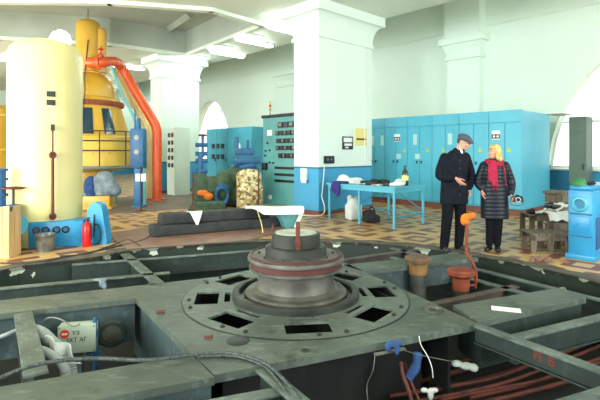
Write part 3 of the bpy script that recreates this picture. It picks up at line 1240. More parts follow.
# ---------------- small things lying on the bracket
mb = MB()
mb.lathe([(0.085, 0), (0.085, 0.02), (0.07, 0.022), (0.055, 0.02), (0.05, 0.008), (0.05, 0)], 28)
mb.box(-0.01, 0.01, 0.03, 0.16, 0.008, 0.02, 0.003)
o = mb.build('clamp_ring', 'steel', None, tuple(at(434, 311, ZP)))
tag(o, 'small bare metal ring lying on the grey plate near its right corner', 'ring')
mb = MB()
mb.box(-0.12, 0.12, -0.055, 0.055, 0, 0.004)
o = mb.build('paper_sheet', 'white', None, tuple(at(506, 309.5, ZP)), AR - 0.85 + 0.1, smooth=False)
tag(o, 'white sheet of paper lying on the right arm of the bracket', 'paper')
for (px, py, lb) in ((208, 339, 'small rusty bolt lying on the grey plate near its front left edge'), (160, 314, 'small rusty bolt lying on the grey plate beside the left opening')):
    mb = MB()
    mb.cyl((-0.03, 0, 0.014), (0.02, 0.01, 0.014), 0.010, None, 8)
    mb.cyl((0.02, 0.01, 0.016), (0.035, 0.012, 0.016), 0.016, None, 6)
    o = mb.build('loose_bolt', 'rust', None, tuple(at(px, py, ZP)))
    tag(o, lb, 'bolt')


def rag(name, label, m, c, lumps, rm=0.01, cat='cloth'):
    mb = MB()
    for p, r in lumps:
        mb.ball(p, r, 12, 8)
    o = mb.build(name, m, None, tuple(c), remesh=rm, smooth_it=2, ang=180)
    return tag(o, label, cat)


c = at(392, 345, ZP)
rag('rag', 'blue knotted rag hanging on the front edge of the bracket plate', 'blue_cloth', c, [((0, 0, 0.01), (0.05, 0.03, 0.02)), ((0.05, 0.0, 0.012), (0.03, 0.025, 0.022)), ((-0.03, -0.02, -0.01), (0.025, 0.02, 0.035)), ((0.03, -0.035, -0.02), (0.02, 0.015, 0.04))], 0.008)
rag('rag', 'white and blue rag laid over the left pit girder', 'greytarp', at(102, 281, -0.03), [((0, 0, 0.012), (0.07, 0.05, 0.016)), ((0.03, -0.05, -0.02), (0.05, 0.018, 0.05)), ((-0.06, 0.01, 0.012), (0.05, 0.04, 0.014)), ((0.06, -0.06, -0.05), (0.03, 0.015, 0.04))], 0.009)
# strip of metal at the plate's front edge with the string
mb = MB()
p, q = at(372, 352, 0.11), at(405, 348, 0.11)
mb.box(-0.13, 0.13, -0.035, 0.0, -0.008, 0.0)
o = mb.build('angle_strip', 'zinc', br, tuple((p + q) / 2), AR, smooth=False)
# ---------------- the steel rope across the front
mb = MB()
rope = [at(-40, 400, ZP + .02), at(0, 378, ZP + 0.03), at(40, 364, ZP + 0.06), at(90, 358.5, ZP + 0.05), at(150, 360, ZP + 0.03), at(200, 354, ZP + 0.02), at(232, 353.5, ZP + 0.02), at(262, 362, ZP + 0.015), at(282, 378, ZP), at(300, 400, ZP - 0.02), at(310, 425, ZP - 0.05)]
mb.tube(rope, 0.013, 10, 8)
o = mb.build('wire_rope', 'cable')
tag(o, 'thick grey steel rope lying across the front arm and plate edge', 'rope')
mb = MB()
mb.tube([p + Vector((0.02 * math.sin(i * 1.3), -0.035 + 0.012 * math.cos(i), -0.006)) for i, p in enumerate(rope[5:])], 0.009, 8, 8)
o = mb.build('wire_rope', 'cable')
tag(o, 'thinner grey steel rope bending down off the plate front beside the thick one', 'rope')

# ---------------- left compartment: box, ducts, pipe
jb = thing('junction_box', 'pale grey junction box with red round emblem and lettering in left pit compartment', 'electrical box', tuple(atY(77, 350, 3.98)), math.atan2(0.2, 0.98))
mb = MB()
mb.box(-0.15, 0.15, 0, 0.10, -0.02, 0.215, 0.006)
mb.build('case', 'jbox', jb)
mb = MB()
mb.box(-0.152, 0.152, -0.012, 0.0, -0.022, 0.217, 0.004)
mb.build('lid', 'jbox', jb)
mb = MB()
mb.cyl((-0.095, -0.016, 0.15), (-0.095, -0.011, 0.15), 0.037, None, 28)
em = mb.build('emblem', 'logo', jb)
mb = MB()
for k in range(4):
    mb.box(-0.117 + 0.012 * k, -0.109 + 0.012 * k, -0.0185, -0.016, 0.142, 0.158)
mb.build('emblem_mark', 'white', em, smooth=False)
text_mesh('lettering', 'УЗ', 0.05, 'ink', jb, T(-0.005, -0.0135, 0.152) @ R(PI / 2, 'X'))
text_mesh('lettering', '2ХТ АГ', 0.05, 'ink', jb, T(0.0, -0.0135, 0.092) @ R(PI / 2, 'X'))
mb = MB()
for x, z in ((-0.138, 0.2), (0.138, 0.2), (-0.138, -0.008), (0.138, -0.008)):
    mb.cyl((x, -0.016, z), (x, -0.01, z), 0.007, None, 8)
mb.build('lid_screws', 'grey', jb)
mb = MB()
mb.box(-0.03, 0.03, 0.03, 0.10, -0.40, -0.02)
mb.build('bracket_post', 'web', jb, smooth=False)


def duct(pts, r, label, m='duct', name='flexible_duct'):
    mb = MB()
    n = 60
    mb.tube(pts, lambda t: r * (1 + 0.09 * math.sin(t * n * PI)), 12, 14)
    o = mb.build(name, m)
    return tag(o, label, 'hose')


duct([atY(22, 330, 3.95), atY(38, 331, 3.75), atY(52, 342, 3.65), atY(66, 356, 3.6), atY(72, 376, 3.55)], 0.045, 'thick grey corrugated duct bending down beside the junction box')
duct([atY(24, 350, 3.7), atY(36, 350, 3.5), atY(52, 356, 3.4), atY(64, 368, 3.35), atY(66, 390, 3.3)], 0.036, 'slimmer grey corrugated duct in front, curving below the steel rope')
mb = MB()
mb.grid(lambda u, v: atY(44 + 26 * u + 10 * v, 336 + 22 * v + 10 * u, 3.55) + Vector((0, 0.03 * math.sin(u * 9 + v * 5), 0.02 * math.sin(v * 8))), 10, 10)
o = mb.build('rag', 'white_cloth', solid=0.006)
tag(o, 'crumpled white rag thrown over the corrugated ducts in the pit compartment', 'cloth')
mb = MB()
mb.tube([atY(0, 337, 3.9) - Vector((0.4, 0, 0.12)), atY(0, 337, 3.9), atY(15, 331, 3.95), atY(25, 329, 3.98)], 0.018, 10, 4)
o = mb.build('hose', 'duct')
tag(o, 'thin pale hose leaving the left edge of the pit compartment', 'hose')
mb = MB()
p = atY(95, 312, 4.05)
mb.cyl((p.x, p.y, 0.09), (p.x, p.y, -0.5), 0.018, None, 12)
mb.cyl((p.x, p.y, -0.02), (p.x, p.y, -0.08), 0.03, None, 12)
mb.box(p.x - 0.06, p.x + 0.05, p.y - 0.04, p.y + 0.03, -0.22, -0.205)
o = mb.build('conduit', 'blue_dark')
tag(o, 'upright blue conduit beside the junction box', 'pipe')
# round burned port on the web behind
mb = MB()
mt = T(*atY(112, 333, 4.17)) @ R(math.atan2(0.385, 0.923), 'Z') @ R(PI / 2, 'X')
mb.lathe([(0.075, 0), (0.08, 0.03), (0.11, 0.03), (0.125, 0.015), (0.125, 0)], 28, (0, 0, 0), None)
o = mb.build('port_ring', 'girder', br)
o.matrix_local = mt
mb = MB()
mb.lathe([(0.0, 0.012), (0.085, 0.01), (0.085, 0)], 28)
o2 = mb.build('port_cover', 'steel', o)
mb = MB()
mb.tube([atY(40, 325, 3.98), atY(48, 318, 3.98), atY(60, 319, 3.95), atY(72, 326, 3.92), atY(80, 324, 3.92)], 0.006, 8, 5)
o = mb.build('thin_wire', 'zinc')
tag(o, 'thin looped grey wire above the corrugated ducts', 'wire')

# ---------------- hoses and rags down at the right of the pit
hz = -0.47
paths = [
    [(384, 388), (430, 380), (480, 366), (530, 352), (580, 335), (604, 327)],
    [(390, 396), (440, 388), (500, 376), (560, 352), (585, 342), (604, 335)],
    [(400, 404), (460, 393), (510, 381), (560, 362), (605, 344), (615, 341)],
    [(388, 381), (420, 377), (455, 372), (500, 352), (550, 338), (580, 328)],
    [(440, 400), (500, 388), (540, 380), (590, 362), (615, 353)],
    [(460, 408), (520, 394), (580, 378), (620, 364)],
    [(420, 372), (470, 360), (520, 344), (545, 338), (574, 330)],
    [(430, 391), (480, 380), (520, 368), (560, 354), (600, 338)],
    [(398, 385), (440, 376), (490, 362), (540, 345), (590, 330)],
    [(470, 398), (530, 384), (575, 370), (618, 358)],
]
names = ['nearest the plate', 'second from the plate', 'third from the plate', 'bunched behind the first', 'fifth, towards the lower girder', 'lowest, beside the bottom right girder', 'furthest back under the light girder', 'thin, midway under the lettered girder', 'thin, just above the white rag', 'thin and low, above the bottom girder']
for i, pth in enumerate(paths):
    mb = MB()
    mb.tube([at(x, y, hz + 0.02 * (i % 3)) for x, y in pth], 0.015 + 0.004 * (i % 2), 10, 6)
    o = mb.build('rust_red_hose', 'rust_pipe')
    tag(o, 'rust red pipe along the right of the pit, ' + names[i], 'pipe', 'rust red pipes in the pit')
mb = MB()
mb.tube([atY(401, 362, 3.55), atY(403, 375, 3.5), atY(409, 392, 3.45), atY(414, 410, 3.4)], 0.016, 10, 5)
mb.tube([atY(404, 362, 3.58), atY(412, 385, 3.5), atY(420, 402, 3.45)], 0.013, 10, 5)
o = mb.build('rust_red_hose', 'rust_pipe')
tag(o, 'twisted pair of rust red hoses hanging down under the blue rag', 'hose')
duct([atY(418, 353, 3.55), atY(416, 366, 3.5), atY(409, 378, 3.5)], 0.034, 'short royal blue cloth-wrapped hose hanging under the plate front', 'blue_cloth', 'wrapped_hose')
rag('rag', 'white and black rag lying on the red pipes in the pit', 'white_cloth', at(464, 366, -0.25), [((-0.06, 0, 0.02), (0.05, 0.035, 0.028)), ((0.02, 0, 0), (0.06, 0.04, 0.03)), ((0.08, -0.01, -0.01), (0.04, 0.03, 0.035))], 0.009)
rag('rag', 'pale crumpled rag at the bottom of the picture over the red pipes', 'white_cloth', at(428, 394, -0.3), [((-0.03, 0, 0.03), (0.03, 0.02, 0.02)), ((0.02, 0, 0.0), (0.025, 0.02, 0.05)), ((0.05, 0, 0.03), (0.03, 0.02, 0.02))], 0.008)
for i, (pts, m, lb) in enumerate((
        ([(375, 352, 3.45), (373, 370, 3.4), (367, 385, 3.4), (368, 402, 3.35)], 'zinc', 'thin grey string hanging from the metal strip on the plate front'),
        ([(419, 336, 3.5), (421, 345, 3.48), (428, 357, 3.45), (432, 368, 3.42), (433, 378, 3.42)], 'white', 'thin white cord hanging off the plate front beside the blue hose'),
        ([(394, 347, 3.42), (420, 355, 3.45), (455, 362, 3.5)], 'zinc', 'taut thin wire running from the blue rag to the white rag'))):
    mb = MB()
    mb.tube([atY(*p) for p in pts], 0.003, 6, 5)
    o = mb.build('string', m)
    tag(o, lb, 'string')

# ================================================================ LEFT: TANK AND AROUND
TKP = Vector((-4.42, 8.0, 0))
TKR = math.radians(28.8)
tk = thing('pressure_tank', 'tall cream cylindrical tank on a blue base with four dials', 'tank', tuple(TKP), TKR)
RTK = 0.58
lathe_part([(RTK, 0.1), (RTK, 3.2), (RTK - 0.03, 3.32), (RTK - 0.12, 3.41), (RTK - 0.3, 3.47), (0.1, 3.5), (0, 3.5)], 'shell', 'cream', tk, seg=64, ang=50)
lathe_part([(RTK + 0.01, 0), (RTK + 0.01, 0.13), (RTK, 0.14)], 'foot_ring', 'cream', tk)
mb = MB()
mb.box(0, 0.82, 0, 0.45, 0, 0.42, 0.02)
bb = mb.build('base_box', 'blue', tk, tuple(R(-TKR, 'Z') @ (at(28, 248.5, 0) - TKP)), math.radians(13.9) - TKR)
for i, x in enumerate((0.125, 0.26, 0.42, 0.555)):
    mb = MB()
    mb.lathe([(0.058, 0), (0.058, 0.022), (0.048, 0.026), (0.044, 0.016), (0, 0.016)], 24, (0, 0, 0), R(PI / 2, 'X'))
    d_ = mb.build('dial', 'rust' if i == 0 else 'black', bb, (x, 0, 0.285))
    mb = MB()
    mb.lathe([(0.0, 0), (0.035, 0.0)], 20, (0, -0.018, 0), R(PI / 2, 'X'))
    mb.build('dial_face', 'blue_dark', d_)
mb = MB()
for x, z0, z1 in ((0, 0.52, 1.46), (0.0, 1.56, 1.96)):
    mb.cyl((x, 0, z0), (x, 0, z1), 0.022 if z0 < 1 else 0.012, None, 12)
lg = mb.build('level_gauge', 'rust', tk, (0.10, -RTK - 0.06, 0))
for z in (0.50, 1.50):
    mb = MB()
    mb.ball((0, 0, z), (0.055, 0.05, 0.06), 16, 10)
    mb.cyl((0, -0.07, z), (0, 0.1, z), 0.028, None, 12)
    mb.cyl((0, -0.07, z), (0, -0.055, z), 0.05, None, 6)
    mb.build('gauge_valve', 'rust', lg)
mb = MB()
mb.cyl((0, 0, 1.92), (0, 0.08, 1.92), 0.02)
mb.box(-0.03, 0.03, -0.02, 0.03, 1.9, 2.0, 0.006)
mb.build('gauge_top', 'steel_dark', lg)
for z in (2.36, 2.5):
    mb = MB()
    mb.box(-0.065, 0.065, -RTK - 0.012, -RTK + 0.02, z - 0.045, z + 0.045, 0.004)
    mb.build('name_plate', 'ink', tk, (0.075, 0, 0))
# floodlight behind the tank's top
fx = atY(60, 41, 9.3)
flt = thing('floodlight', 'glaring white floodlight on a pole behind the cream tank top', 'lamp', (fx.x, fx.y, 0))
mb = MB()
mb.cyl((0, 0, 0), (0, 0, fx.z - 0.1), 0.03, None, 12)
mb.cyl((0, 0, 0), (0, 0, 0.03), 0.22, None, 20)
mb.build('pole', 'grey', flt)
mb = MB()
mb.cyl((0, 0, fx.z), (0, 0.14, fx.z), 0.225, 0.12, 28)
mb.build('housing', 'grey', flt)
mb = MB()
mb.cyl((0, -0.025, fx.z), (0, 0.002, fx.z), 0.21, None, 28)
mb.build('lamp_glass', 'flood', flt)

# pine crate at the left edge
cr = thing('wooden_crate', 'pale pine board crate at the left edge beside the tank', 'crate', tuple(at(-24, 259, 0)), 0.05)
for i in range(5):
    mb = MB()
    mb.box(-0.02 + i * 0.098, 0.072 + i * 0.098, 0, 0.022, 0, 0.76 - 0.01 * (i % 2), 0.003)
    mb.build('board', 'wood', cr, smooth=False)
mb = MB()
for i in range(5):
    mb.box(0.448, 0.47, 0.025 + i * 0.056, 0.077 + i * 0.056, 0, 0.75, 0.003)
mb.build('side_boards', 'wood', cr, smooth=False)
mb = MB()
mb.box(-0.02, 0.448, 0.022, 0.30, 0.0, 0.68)
mb.box(-0.02, 0.47, 0.022, 0.08, 0.68, 0.75)
mb.build('packing', 'greywood', cr, smooth=False)

bk = thing('bucket', 'galvanised metal bucket standing before the blue tank base', 'bucket', tuple(at(45.5, 251, 0)))
lathe_part([(0, 0.006), (0.115, 0.006), (0.115, 0), (0.12, 0), (0.148, 0.255), (0.153, 0.262), (0.150, 0.268), (0.143, 0.262), (0.112, 0.015), (0, 0.015)], 'body', 'zinc', bk, seg=36)
mb = MB()
mb.tube([(-0.15, 0, 0.24), (-0.13, -0.09, 0.20), (0, -0.165, 0.17), (0.13, -0.09, 0.20), (0.15, 0, 0.24)], 0.004, 8, 5)
mb.build('handle', 'grey', bk)

fe = thing('fire_extinguisher', 'red fire extinguisher standing between tank base and blue arched guard', 'extinguisher', tuple(at(87, 246.5, 0)))
lathe_part([(0, 0), (0.066, 0), (0.072, 0.012), (0.072, 0.32), (0.055, 0.37), (0.022, 0.395), (0.022, 0.42), (0, 0.42)], 'cylinder', 'red', fe, seg=28, ang=50)
mb = MB()
mb.box(-0.02, 0.02, -0.02, 0.02, 0.41, 0.45, 0.004)
mb.box(-0.015, 0.015, -0.02, 0.09, 0.45, 0.465, 0.003)
mb.box(-0.015, 0.015, -0.02, 0.07, 0.425, 0.435, 0.003)
mb.build('valve', 'black', fe)
mb = MB()
mb.tube([(0.02, 0, 0.42), (0.07, -0.02, 0.40), (0.085, -0.02, 0.28), (0.08, -0.02, 0.12)], 0.010, 8, 5)
mb.build('hose', 'black', fe)

ag = thing('pump_guard', 'bright blue arched metal guard beside the red extinguisher', 'machine cover', tuple(at(97, 243, 0)) )
ag.scale = (0.72, 0.72, 1)
mb = MB()
arc = [(-0.2, 0)] + [(0.03 - 0.17 * math.cos(PI * i / 14) - (0.03 if i < 7 else 0), 0.50 + 0.2 * math.sin(PI * i / 14)) for i in range(15)] + [(0.26, 0.25), (0.3, 0.0)]
mb.extrude([(x, y) for x, y in arc], 0.3, T(0, 0.15, 0) @ R(PI / 2, 'X'))
mb.build('cover', 'blue', ag, smooth=True)
mb = MB()
mb.tube([(0.0, -0.17, 0.12), (0.02, -0.19, 0.3), (0.1, -0.2, 0.34), (0.17, -0.2, 0.22), (0.15, -0.19, 0.06), (0.08, -0.18, 0.01)], 0.012, 8, 6)
mb.build('hose', 'black', ag)
mb = MB()
mb.box(-0.01, 0.02, -0.175, -0.15, 0.2, 0.5, 0.004)
mb.build('handle', 'black', ag)

# blue pump with handwheel behind the crate
bp = thing('valve_pump', 'blue pump with brown handwheel between crate and tank', 'pump', tuple(at(7, 250, 0)) )
mb = MB()
mb.box(-0.35, 0.05, -0.15, 0.2, 0, 0.55, 0.03)
mb.cyl((0.10, 0, 0.2), (0.10, 0, 0.72), 0.12, 0.1, 20)
mb.build('body', 'blue_dark', bp)
mb = MB()
mb.cyl((-0.12, 0, 0.5), (-0.12, 0, 1.25), 0.09, 0.09, 16)
for z in (0.6, 0.85, 1.1, 1.25):
    mb.cyl((-0.12, 0, z), (-0.12, 0, z + 0.04), 0.125, None, 16)
mb.build('riser', 'blue_dark', bp)
mb = MB()
mb.cyl((0.10, 0, 0.72), (0.10, 0, 0.98), 0.018)
mb.build('spindle', 'steel_dark', bp)
mb = MB()
mb.lathe([(0.15 + 0.014 * math.cos(2 * PI * i / 8), 0.98 + 0.014 * math.sin(2 * PI * i / 8)) for i in range(9)], 24, (0.10, 0, 0))
mb.cyl((-0.05, 0, 0.98), (0.25, 0, 0.98), 0.009)
mb.cyl((0.10, -0.15, 0.98), (0.10, 0.15, 0.98), 0.009)
mb.build('handwheel', 'rust', bp)
mb = MB()
mb.cyl((0.18, -0.12, 0.42), (0.3, -0.16, 0.42), 0.11, None, 20)
mb.cyl((0.30, -0.16, 0.42), (0.32, -0.165, 0.42), 0.14, None, 20)
mb.build('flange', 'cab', bp)

# second yellow machine peeking past the tank's left
yd = thing('yellow_tank', 'ochre yellow drum showing past the left side of the cream tank', 'machine', (atY(-14, 160, 12).x, 12, 0))
lathe_part([(0.62, 0), (0.62, 0.2), (0.58, 0.22), (0.58, 2.65), (0.5, 2.76), (0, 2.8)], 'shell', 'yellow', yd, seg=36)
mb = MB()
for z in (0.6, 1.6, 2.5):
    mb.lathe([(0.58, z - 0.03), (0.6, z - 0.02), (0.6, z + 0.02), (0.58, z + 0.03)], 36)
mb.build('band', 'yellow_l', yd)

# ================================================================ LEFT BACK: STANDING UNIT
YU = 14.0
un = thing('generator_unit', 'tall ochre yellow generator unit with railing and domed upper drum', 'machine', (atY(88, 200, YU).x, YU, 0.13))
un.scale = (0.81, 0.81, 0.915)
KU = F / YU
zy = lambda y: EYE + (HY - y) / KU
lathe_part([(1.0, -0.142), (1.0, 0.0), (0.85, 0.02), (0.85, 0.9), (1.7, 1.02)], 'plinth', 'yellow', un, seg=48)
lathe_part([(0, 1.02), (1.93, 1.02), (1.95, 1.05), (1.93, 1.12), (0, 1.12)], 'walkway', 'grey', un, seg=48)
lathe_part([(1.62, 1.12), (1.62, 1.98), (1.64, 2.0), (1.60, 2.05), (1.50, 2.08)], 'drum', 'yellow_l', un, seg=48)
lathe_part([(1.50, 2.04), (1.16, 3.02), (1.16, 3.06)], 'cone', 'yellow', un, seg=48)
lathe_part([(1.1, 3.04), (1.26, 3.05), (1.28, 3.12), (1.26, 3.2), (1.1, 3.22)], 'flange', 'orange_rust', un, seg=48)
lathe_part([(1.14, 3.2), (1.12, 3.3), (0.96, 3.36), (0.93, 3.6), (0.84, 3.88), (0.62, 4.1), (0.44, 4.16)], 'bell', 'yellow', un, seg=48, ang=60)
lathe_part([(0.46, 4.12), (0.47, 4.2), (0.42, 4.24), (0.42, 5.74), (0.40, 5.84), (0.24, 5.93), (0, 5.95)], 'upper_drum', 'yellow', un, seg=40, ang=50)
lathe_part([(0, 4.2), (0.24, 4.2), (0.24, 5.62), (0.2, 5.68), (0, 5.69)], 'side_drum', 'yellow', un, (0.38, 0.15, 0), seg=28)
mb = MB()
mb.cyl((0, 0, 5.9), (0, 0, 6.3), 0.02)
mb.build('mast', 'grey', un)
for ang_, w_ in ((-66, 0.34), (-36, 0.36), (-96, 0.34), (-126, 0.34)):
    mb = MB()
    n = 6
    a0 = math.radians(ang_) - w_ / 2.6
    a1 = math.radians(ang_) + w_ / 2.6
    cr_ = lambda z: 1.50 - (z - 2.04) * (0.34 / 0.98)
    def fn(u, v, a0=a0, a1=a1):
        z = 2.12 + 0.82 * v
        a = a0 + (a1 - a0) * u
        r = cr_(z) + 0.012
        return Vector((r * math.cos(a), r * math.sin(a), z))
    mb.grid(fn, 8, 6)
    mb.build('hatch_window', 'darkglass', un, solid=0.02)
mb = MB()
for z in (1.6, 1.9, 2.2):
    mb.tube([(1.88 * math.cos(2 * PI * i / 40), 1.88 * math.sin(2 * PI * i / 40), z) for i in range(40)], 0.018, 6, 1, closed=True)
for k in range(12):
    a = 2 * PI * k / 12 + 0.1
    mb.cyl((1.88 * math.cos(a), 1.88 * math.sin(a), 1.1), (1.88 * math.cos(a), 1.88 * math.sin(a), 2.2), 0.022, None, 8)
mb.build('railing', 'girder', un)
mb = MB()
mb.cyl((0.5, -0.3, 4.66), (0.74, -0.3, 4.66), 0.045, None, 12)
mb.cyl((0.62, -0.3, 4.45), (0.62, -0.3, 5.0), 0.03, None, 10)
mb.cyl((0.62, -0.36, 4.72), (0.62, -0.24, 4.72), 0.07, None, 12)
mb.lathe([(0.09, 4.9), (0.11, 4.915), (0.09, 4.93)], 16, (0.62, -0.3, 0))
mb.build('red_valve', 'red', un)
mb = MB()
mb.tube([(0.2, -0.42, 5.2), (0.12, -0.46, 4.3), (0.3, -0.9, 3.9), (0.42, -1.16, 3.3), (0.4, -1.4, 2.4)], 0.02, 8, 5)
mb.build('cable', 'ink', un)
for a in (-100, -80, -60, -40, -20):
    mb = MB()
    r_ = math.radians(a)
    mb.ball((1.63 * math.cos(r_), 1.63 * math.sin(r_), 1.5), 0.03, 8, 6)
    mb.build('rivet', 'yellow', un)
# teal blocks on the plinth
mb = MB()
mb.box(0.3, 1.3, -1.3, -0.5, -0.142, 0.32, 0.03)
mb.box(0.6, 1.1, -1.2, -0.6, 0.3, 0.62, 0.03)
mb.build('oil_pan', 'teal', un)

op = thing('cooling_pipe', 'fat orange pipe elbowing down from the yellow unit to the floor', 'pipe', (0, 0, 0))
YO = 14.8
pp = [Vector((-6.28, 13.72, 4.22)), atY(100, 62.5, 13.6), atY(112, 61.5, 14.1), atY(118, 63.5, 14.5), atY(123, 70, 14.75), atY(137, 94, YO), atY(152, 119, YO), atY(156.2, 128, YO), atY(157, 138, YO)]
vx = pp[-1].x
pp += [Vector((vx, YO, 1.0)), Vector((vx, YO, 0.02))]
mb = MB()
mb.tube(pp, 0.15, 16, 5)
mb.build('pipe', 'orange', op)
mb = MB()
mb.cyl((vx, YO, 0), (vx, YO, 0.05), 0.26, None, 20)
mb.build('pipe_flange', 'orange', op)
q = pp[1]
mb = MB()
mb.cyl(q - Vector((0.06, 0, 0)), q + Vector((0.02, 0, 0)), 0.22, None, 20)
mb.build('pipe_flange', 'orange', op)
mb = MB()
YC = 15.2
mb.tube([atY(113, 70, YC), atY(122, 82, YC), atY(133, 102, YC), atY(144, 121, YC), atY(148, 130, YC), Vector((atY(149.5, 140, YC).x, YC, 1.5)), Vector((atY(149.5, 140, YC).x, YC, 0))], 0.14, 14, 5)
o = mb.build('cream_pipe', 'cream')
tag(o, 'cream pipe running just inside the fat orange pipe down to the floor', 'pipe')
mb = MB()
YC = 13.55
mb.tube([atY(111, 66, YC), atY(124, 98, YC), atY(134, 118, YC), atY(143, 150, YC), atY(144, 165, YC), Vector((atY(144.5, 170, YC).x, YC, 0))], 0.045, 10, 4)
o = mb.build('blue_pipe', 'teal')
tag(o, 'slender teal pipe slanting down beside the cream and orange pipes', 'pipe')

bs = thing('control_stand', 'upright blue control stand before the cream pipe', 'control stand', (atY(138.5, 190, 12.9).x, 12.9, 0))
mb = MB()
mb.box(-0.10, 0.10, -0.10, 0.10, 0, 1.1, 0.02)
mb.box(-0.18, 0.18, -0.14, 0.14, 0, 0.05, 0.01)
mb.build('post', 'blue_dark', bs)
mb = MB()
mb.box(-0.19, 0.19, -0.15, 0.15, 1.1, 2.2, 0.03)
mb.cyl((0, 0, 2.2), (0, 0, 2.5), 0.07, 0.05, 14)
mb.cyl((-0.1, 0, 2.2), (-0.1, 0, 2.75), 0.025, None, 10)
mb.build('cabinet', 'blue_dark', bs)
for z in (1.55, 1.95):
    mb = MB()
    mb.cyl((0, -0.17, z), (0, -0.14, z), 0.07, None, 18)
    mb.build('gauge', 'grey', bs)

# barrier posts
for px, yb, ytop, lb, cards in ((141, 211, 166, 'thin black barrier post carrying two white cards before the yellow unit', True), (193, 212.5, 172, 'thin rusty barrier post behind the dark wrapped beams', False), (258.5, 211.5, 168, 'thin rusty barrier post beside the printed sack', False)):
    b0 = at(px, yb, 0)
    bpst = thing('barrier_post', lb, 'post', tuple(b0))
    h_ = EYE - (ytop - HY) / F * b0.y
    mb = MB()
    mb.cyl((0, 0, 0.01), (0, 0, h_), 0.018, None, 10)
    mb.build('rod', 'rust' if not cards else 'ink', bpst)
    lathe_part([(0, 0), (0.14, 0), (0.14, 0.012), (0.03, 0.03), (0, 0.03)], 'foot', 'rust', bpst, seg=24)
    if cards:
        for x in (-0.075, 0.075):
            mb = MB()
            mb.box(x - 0.06, x + 0.06, -0.03, -0.022, 0.78, 0.98)
            mb.build('card', 'white', bpst, smooth=False)

# yellow box with covered motor
mo = thing('yellow_pedestal', 'low ochre yellow pedestal box carrying the covered motor', 'machine', tuple(at(101, 208, 0)), 0.15)
mb = MB()
mb.box(-0.45, 0.3, -0.3, 0.3, 0, 0.36, 0.03)
mb.box(-0.5, 0.35, -0.34, 0.34, 0, 0.06, 0.01)
mb.build('body', 'yellow', mo)
c = Vector(mo.location) + Vector((0.12, -0.05, 0.362))
mb = MB()
mb.ball((0, 0, 0.34), (0.32, 0.28, 0.34))
mb.ball((0.16, -0.04, 0.16), (0.30, 0.26, 0.2))
mb.ball((0.34, -0.05, 0.1), (0.14, 0.2, 0.12))
mb.box(-0.3, 0.36, -0.2, 0.2, 0.0, 0.2)
o = mb.build('covered_motor', 'greytarp', None, tuple(c), remesh=0.03, smooth_it=3, ang=180)
tag(o, 'motor under a grey and blue tarpaulin on the yellow pedestal', 'motor')
mb = MB()
mb.ball((-0.34, -0.1, 0.24), (0.18, 0.2, 0.3))
mb.ball((-0.28, -0.12, 0.06), (0.14, 0.18, 0.12))
mb.box(-0.42, -0.22, -0.2, 0.05, 0, 0.12)
o = mb.build('blue_sack', 'blue_cloth', None, tuple(c), remesh=0.03, smooth_it=3, ang=180)
tag(o, 'royal blue cloth bundle hanging beside the covered motor', 'cloth')

# ================================================================ FLOOR IN THE MIDDLE
pts = [at(127, 250, 0), at(200, 244.6, 0), at(250, 240.5, 0), at(300, 228, 0), at(240, 219, 0), at(160, 224, 0), at(108, 236, 0)]
ctr = at(127, 250, 0)
mb = MB()
mb.prism([(p.x - ctr.x, p.y - ctr.y) for p in pts], 0.013, 0.02)
o = mb.build('linoleum_sheet', 'lino', None, tuple(ctr), smooth=False)
tag(o, 'pinkish brown linoleum sheet on the floor under the dark wrapped beams', 'sheet')


pts = [at(86, 216, 0), at(140, 212, 0), at(215, 206, 0), at(222, 196, 0), at(170, 192, 0), at(100, 200, 0)]
ctr = at(140, 212, 0)
mb = MB()
mb.prism([(p.x - ctr.x, p.y - ctr.y) for p in pts], 0.004, 0.009)  # thin sheet added for a darker, unpatterned stretch of floor
o = mb.build('floor_runner', 'runner', None, tuple(ctr), smooth=False)
tag(o, 'worn grey-brown runner on the floor between yellow unit and wrapped beams', 'floor covering')


def beam_obj(p, q, wdt, h, z, label):
    d = q - p
    rz = math.atan2(d.y, d.x)
    mb = MB()
    n = 14
    ln_ = d.length
    prof = [(0, 0), (wdt, 0), (wdt, h), (0, h)]
    mb.box(0, ln_, 0, wdt, 0, h, 0.035, None, 3)
    bmesh.ops.subdivide_edges(mb.bm, edges=[e for e in mb.bm.edges if abs((e.verts[0].co - e.verts[1].co).x) > ln_ * 0.6], cuts=n)
    for v in mb.bm.verts:
        v.co.y += 0.012 * math.sin(v.co.x * 3.1)
        if v.co.z > h * 0.5:
            v.co.z += 0.008 * math.sin(v.co.x * 4.7 + 1)
    o = mb.build('wrapped_beam', 'rubber', None, (p.x, p.y, z), rz, ang=60)
    return tag(o, label, 'beam', 'dark wrapped beams')


p0, p1 = at(152, 239, 0), at(272, 228.5, 0)
d = (p1 - p0).normalized()
beam_obj(p0, p0 + d * 2.55, 0.36, 0.20, 0.02, 'dark slate wrapped beam lying lowest on the linoleum sheet')
nrm = Vector((-d.y, d.x, 0))
beam_obj(p0 + d * 0.16 + nrm * 0.03, p0 + d * 2.35 + nrm * 0.03, 0.32, 0.19, 0.222, 'dark slate wrapped beam lying on top of the other one')
# paper draped over the upper beam
mb = MB()
pc = p0 + d * 0.80 + nrm * 0.03
def pf(u, v):
    w_ = 0.15 * (1 - v) + 0.02
    x = (u - 0.5) * 2 * w_
    if v < 0.35:
        return Vector((x, 0.12 * (1 - v / 0.35), 0.43))
    k = (v - 0.35) / 0.65
    return Vector((x + 0.02 * k, -0.02 - 0.01 * math.sin(k * 3), 0.43 - 0.24 * k))
mb.grid(pf, 6, 10)
o = mb.build('paper_sheet', 'white', None, tuple(pc), math.atan2(d.y, d.x), solid=0.004)
tag(o, 'white pointed paper hanging over the front of the dark wrapped beams', 'paper')
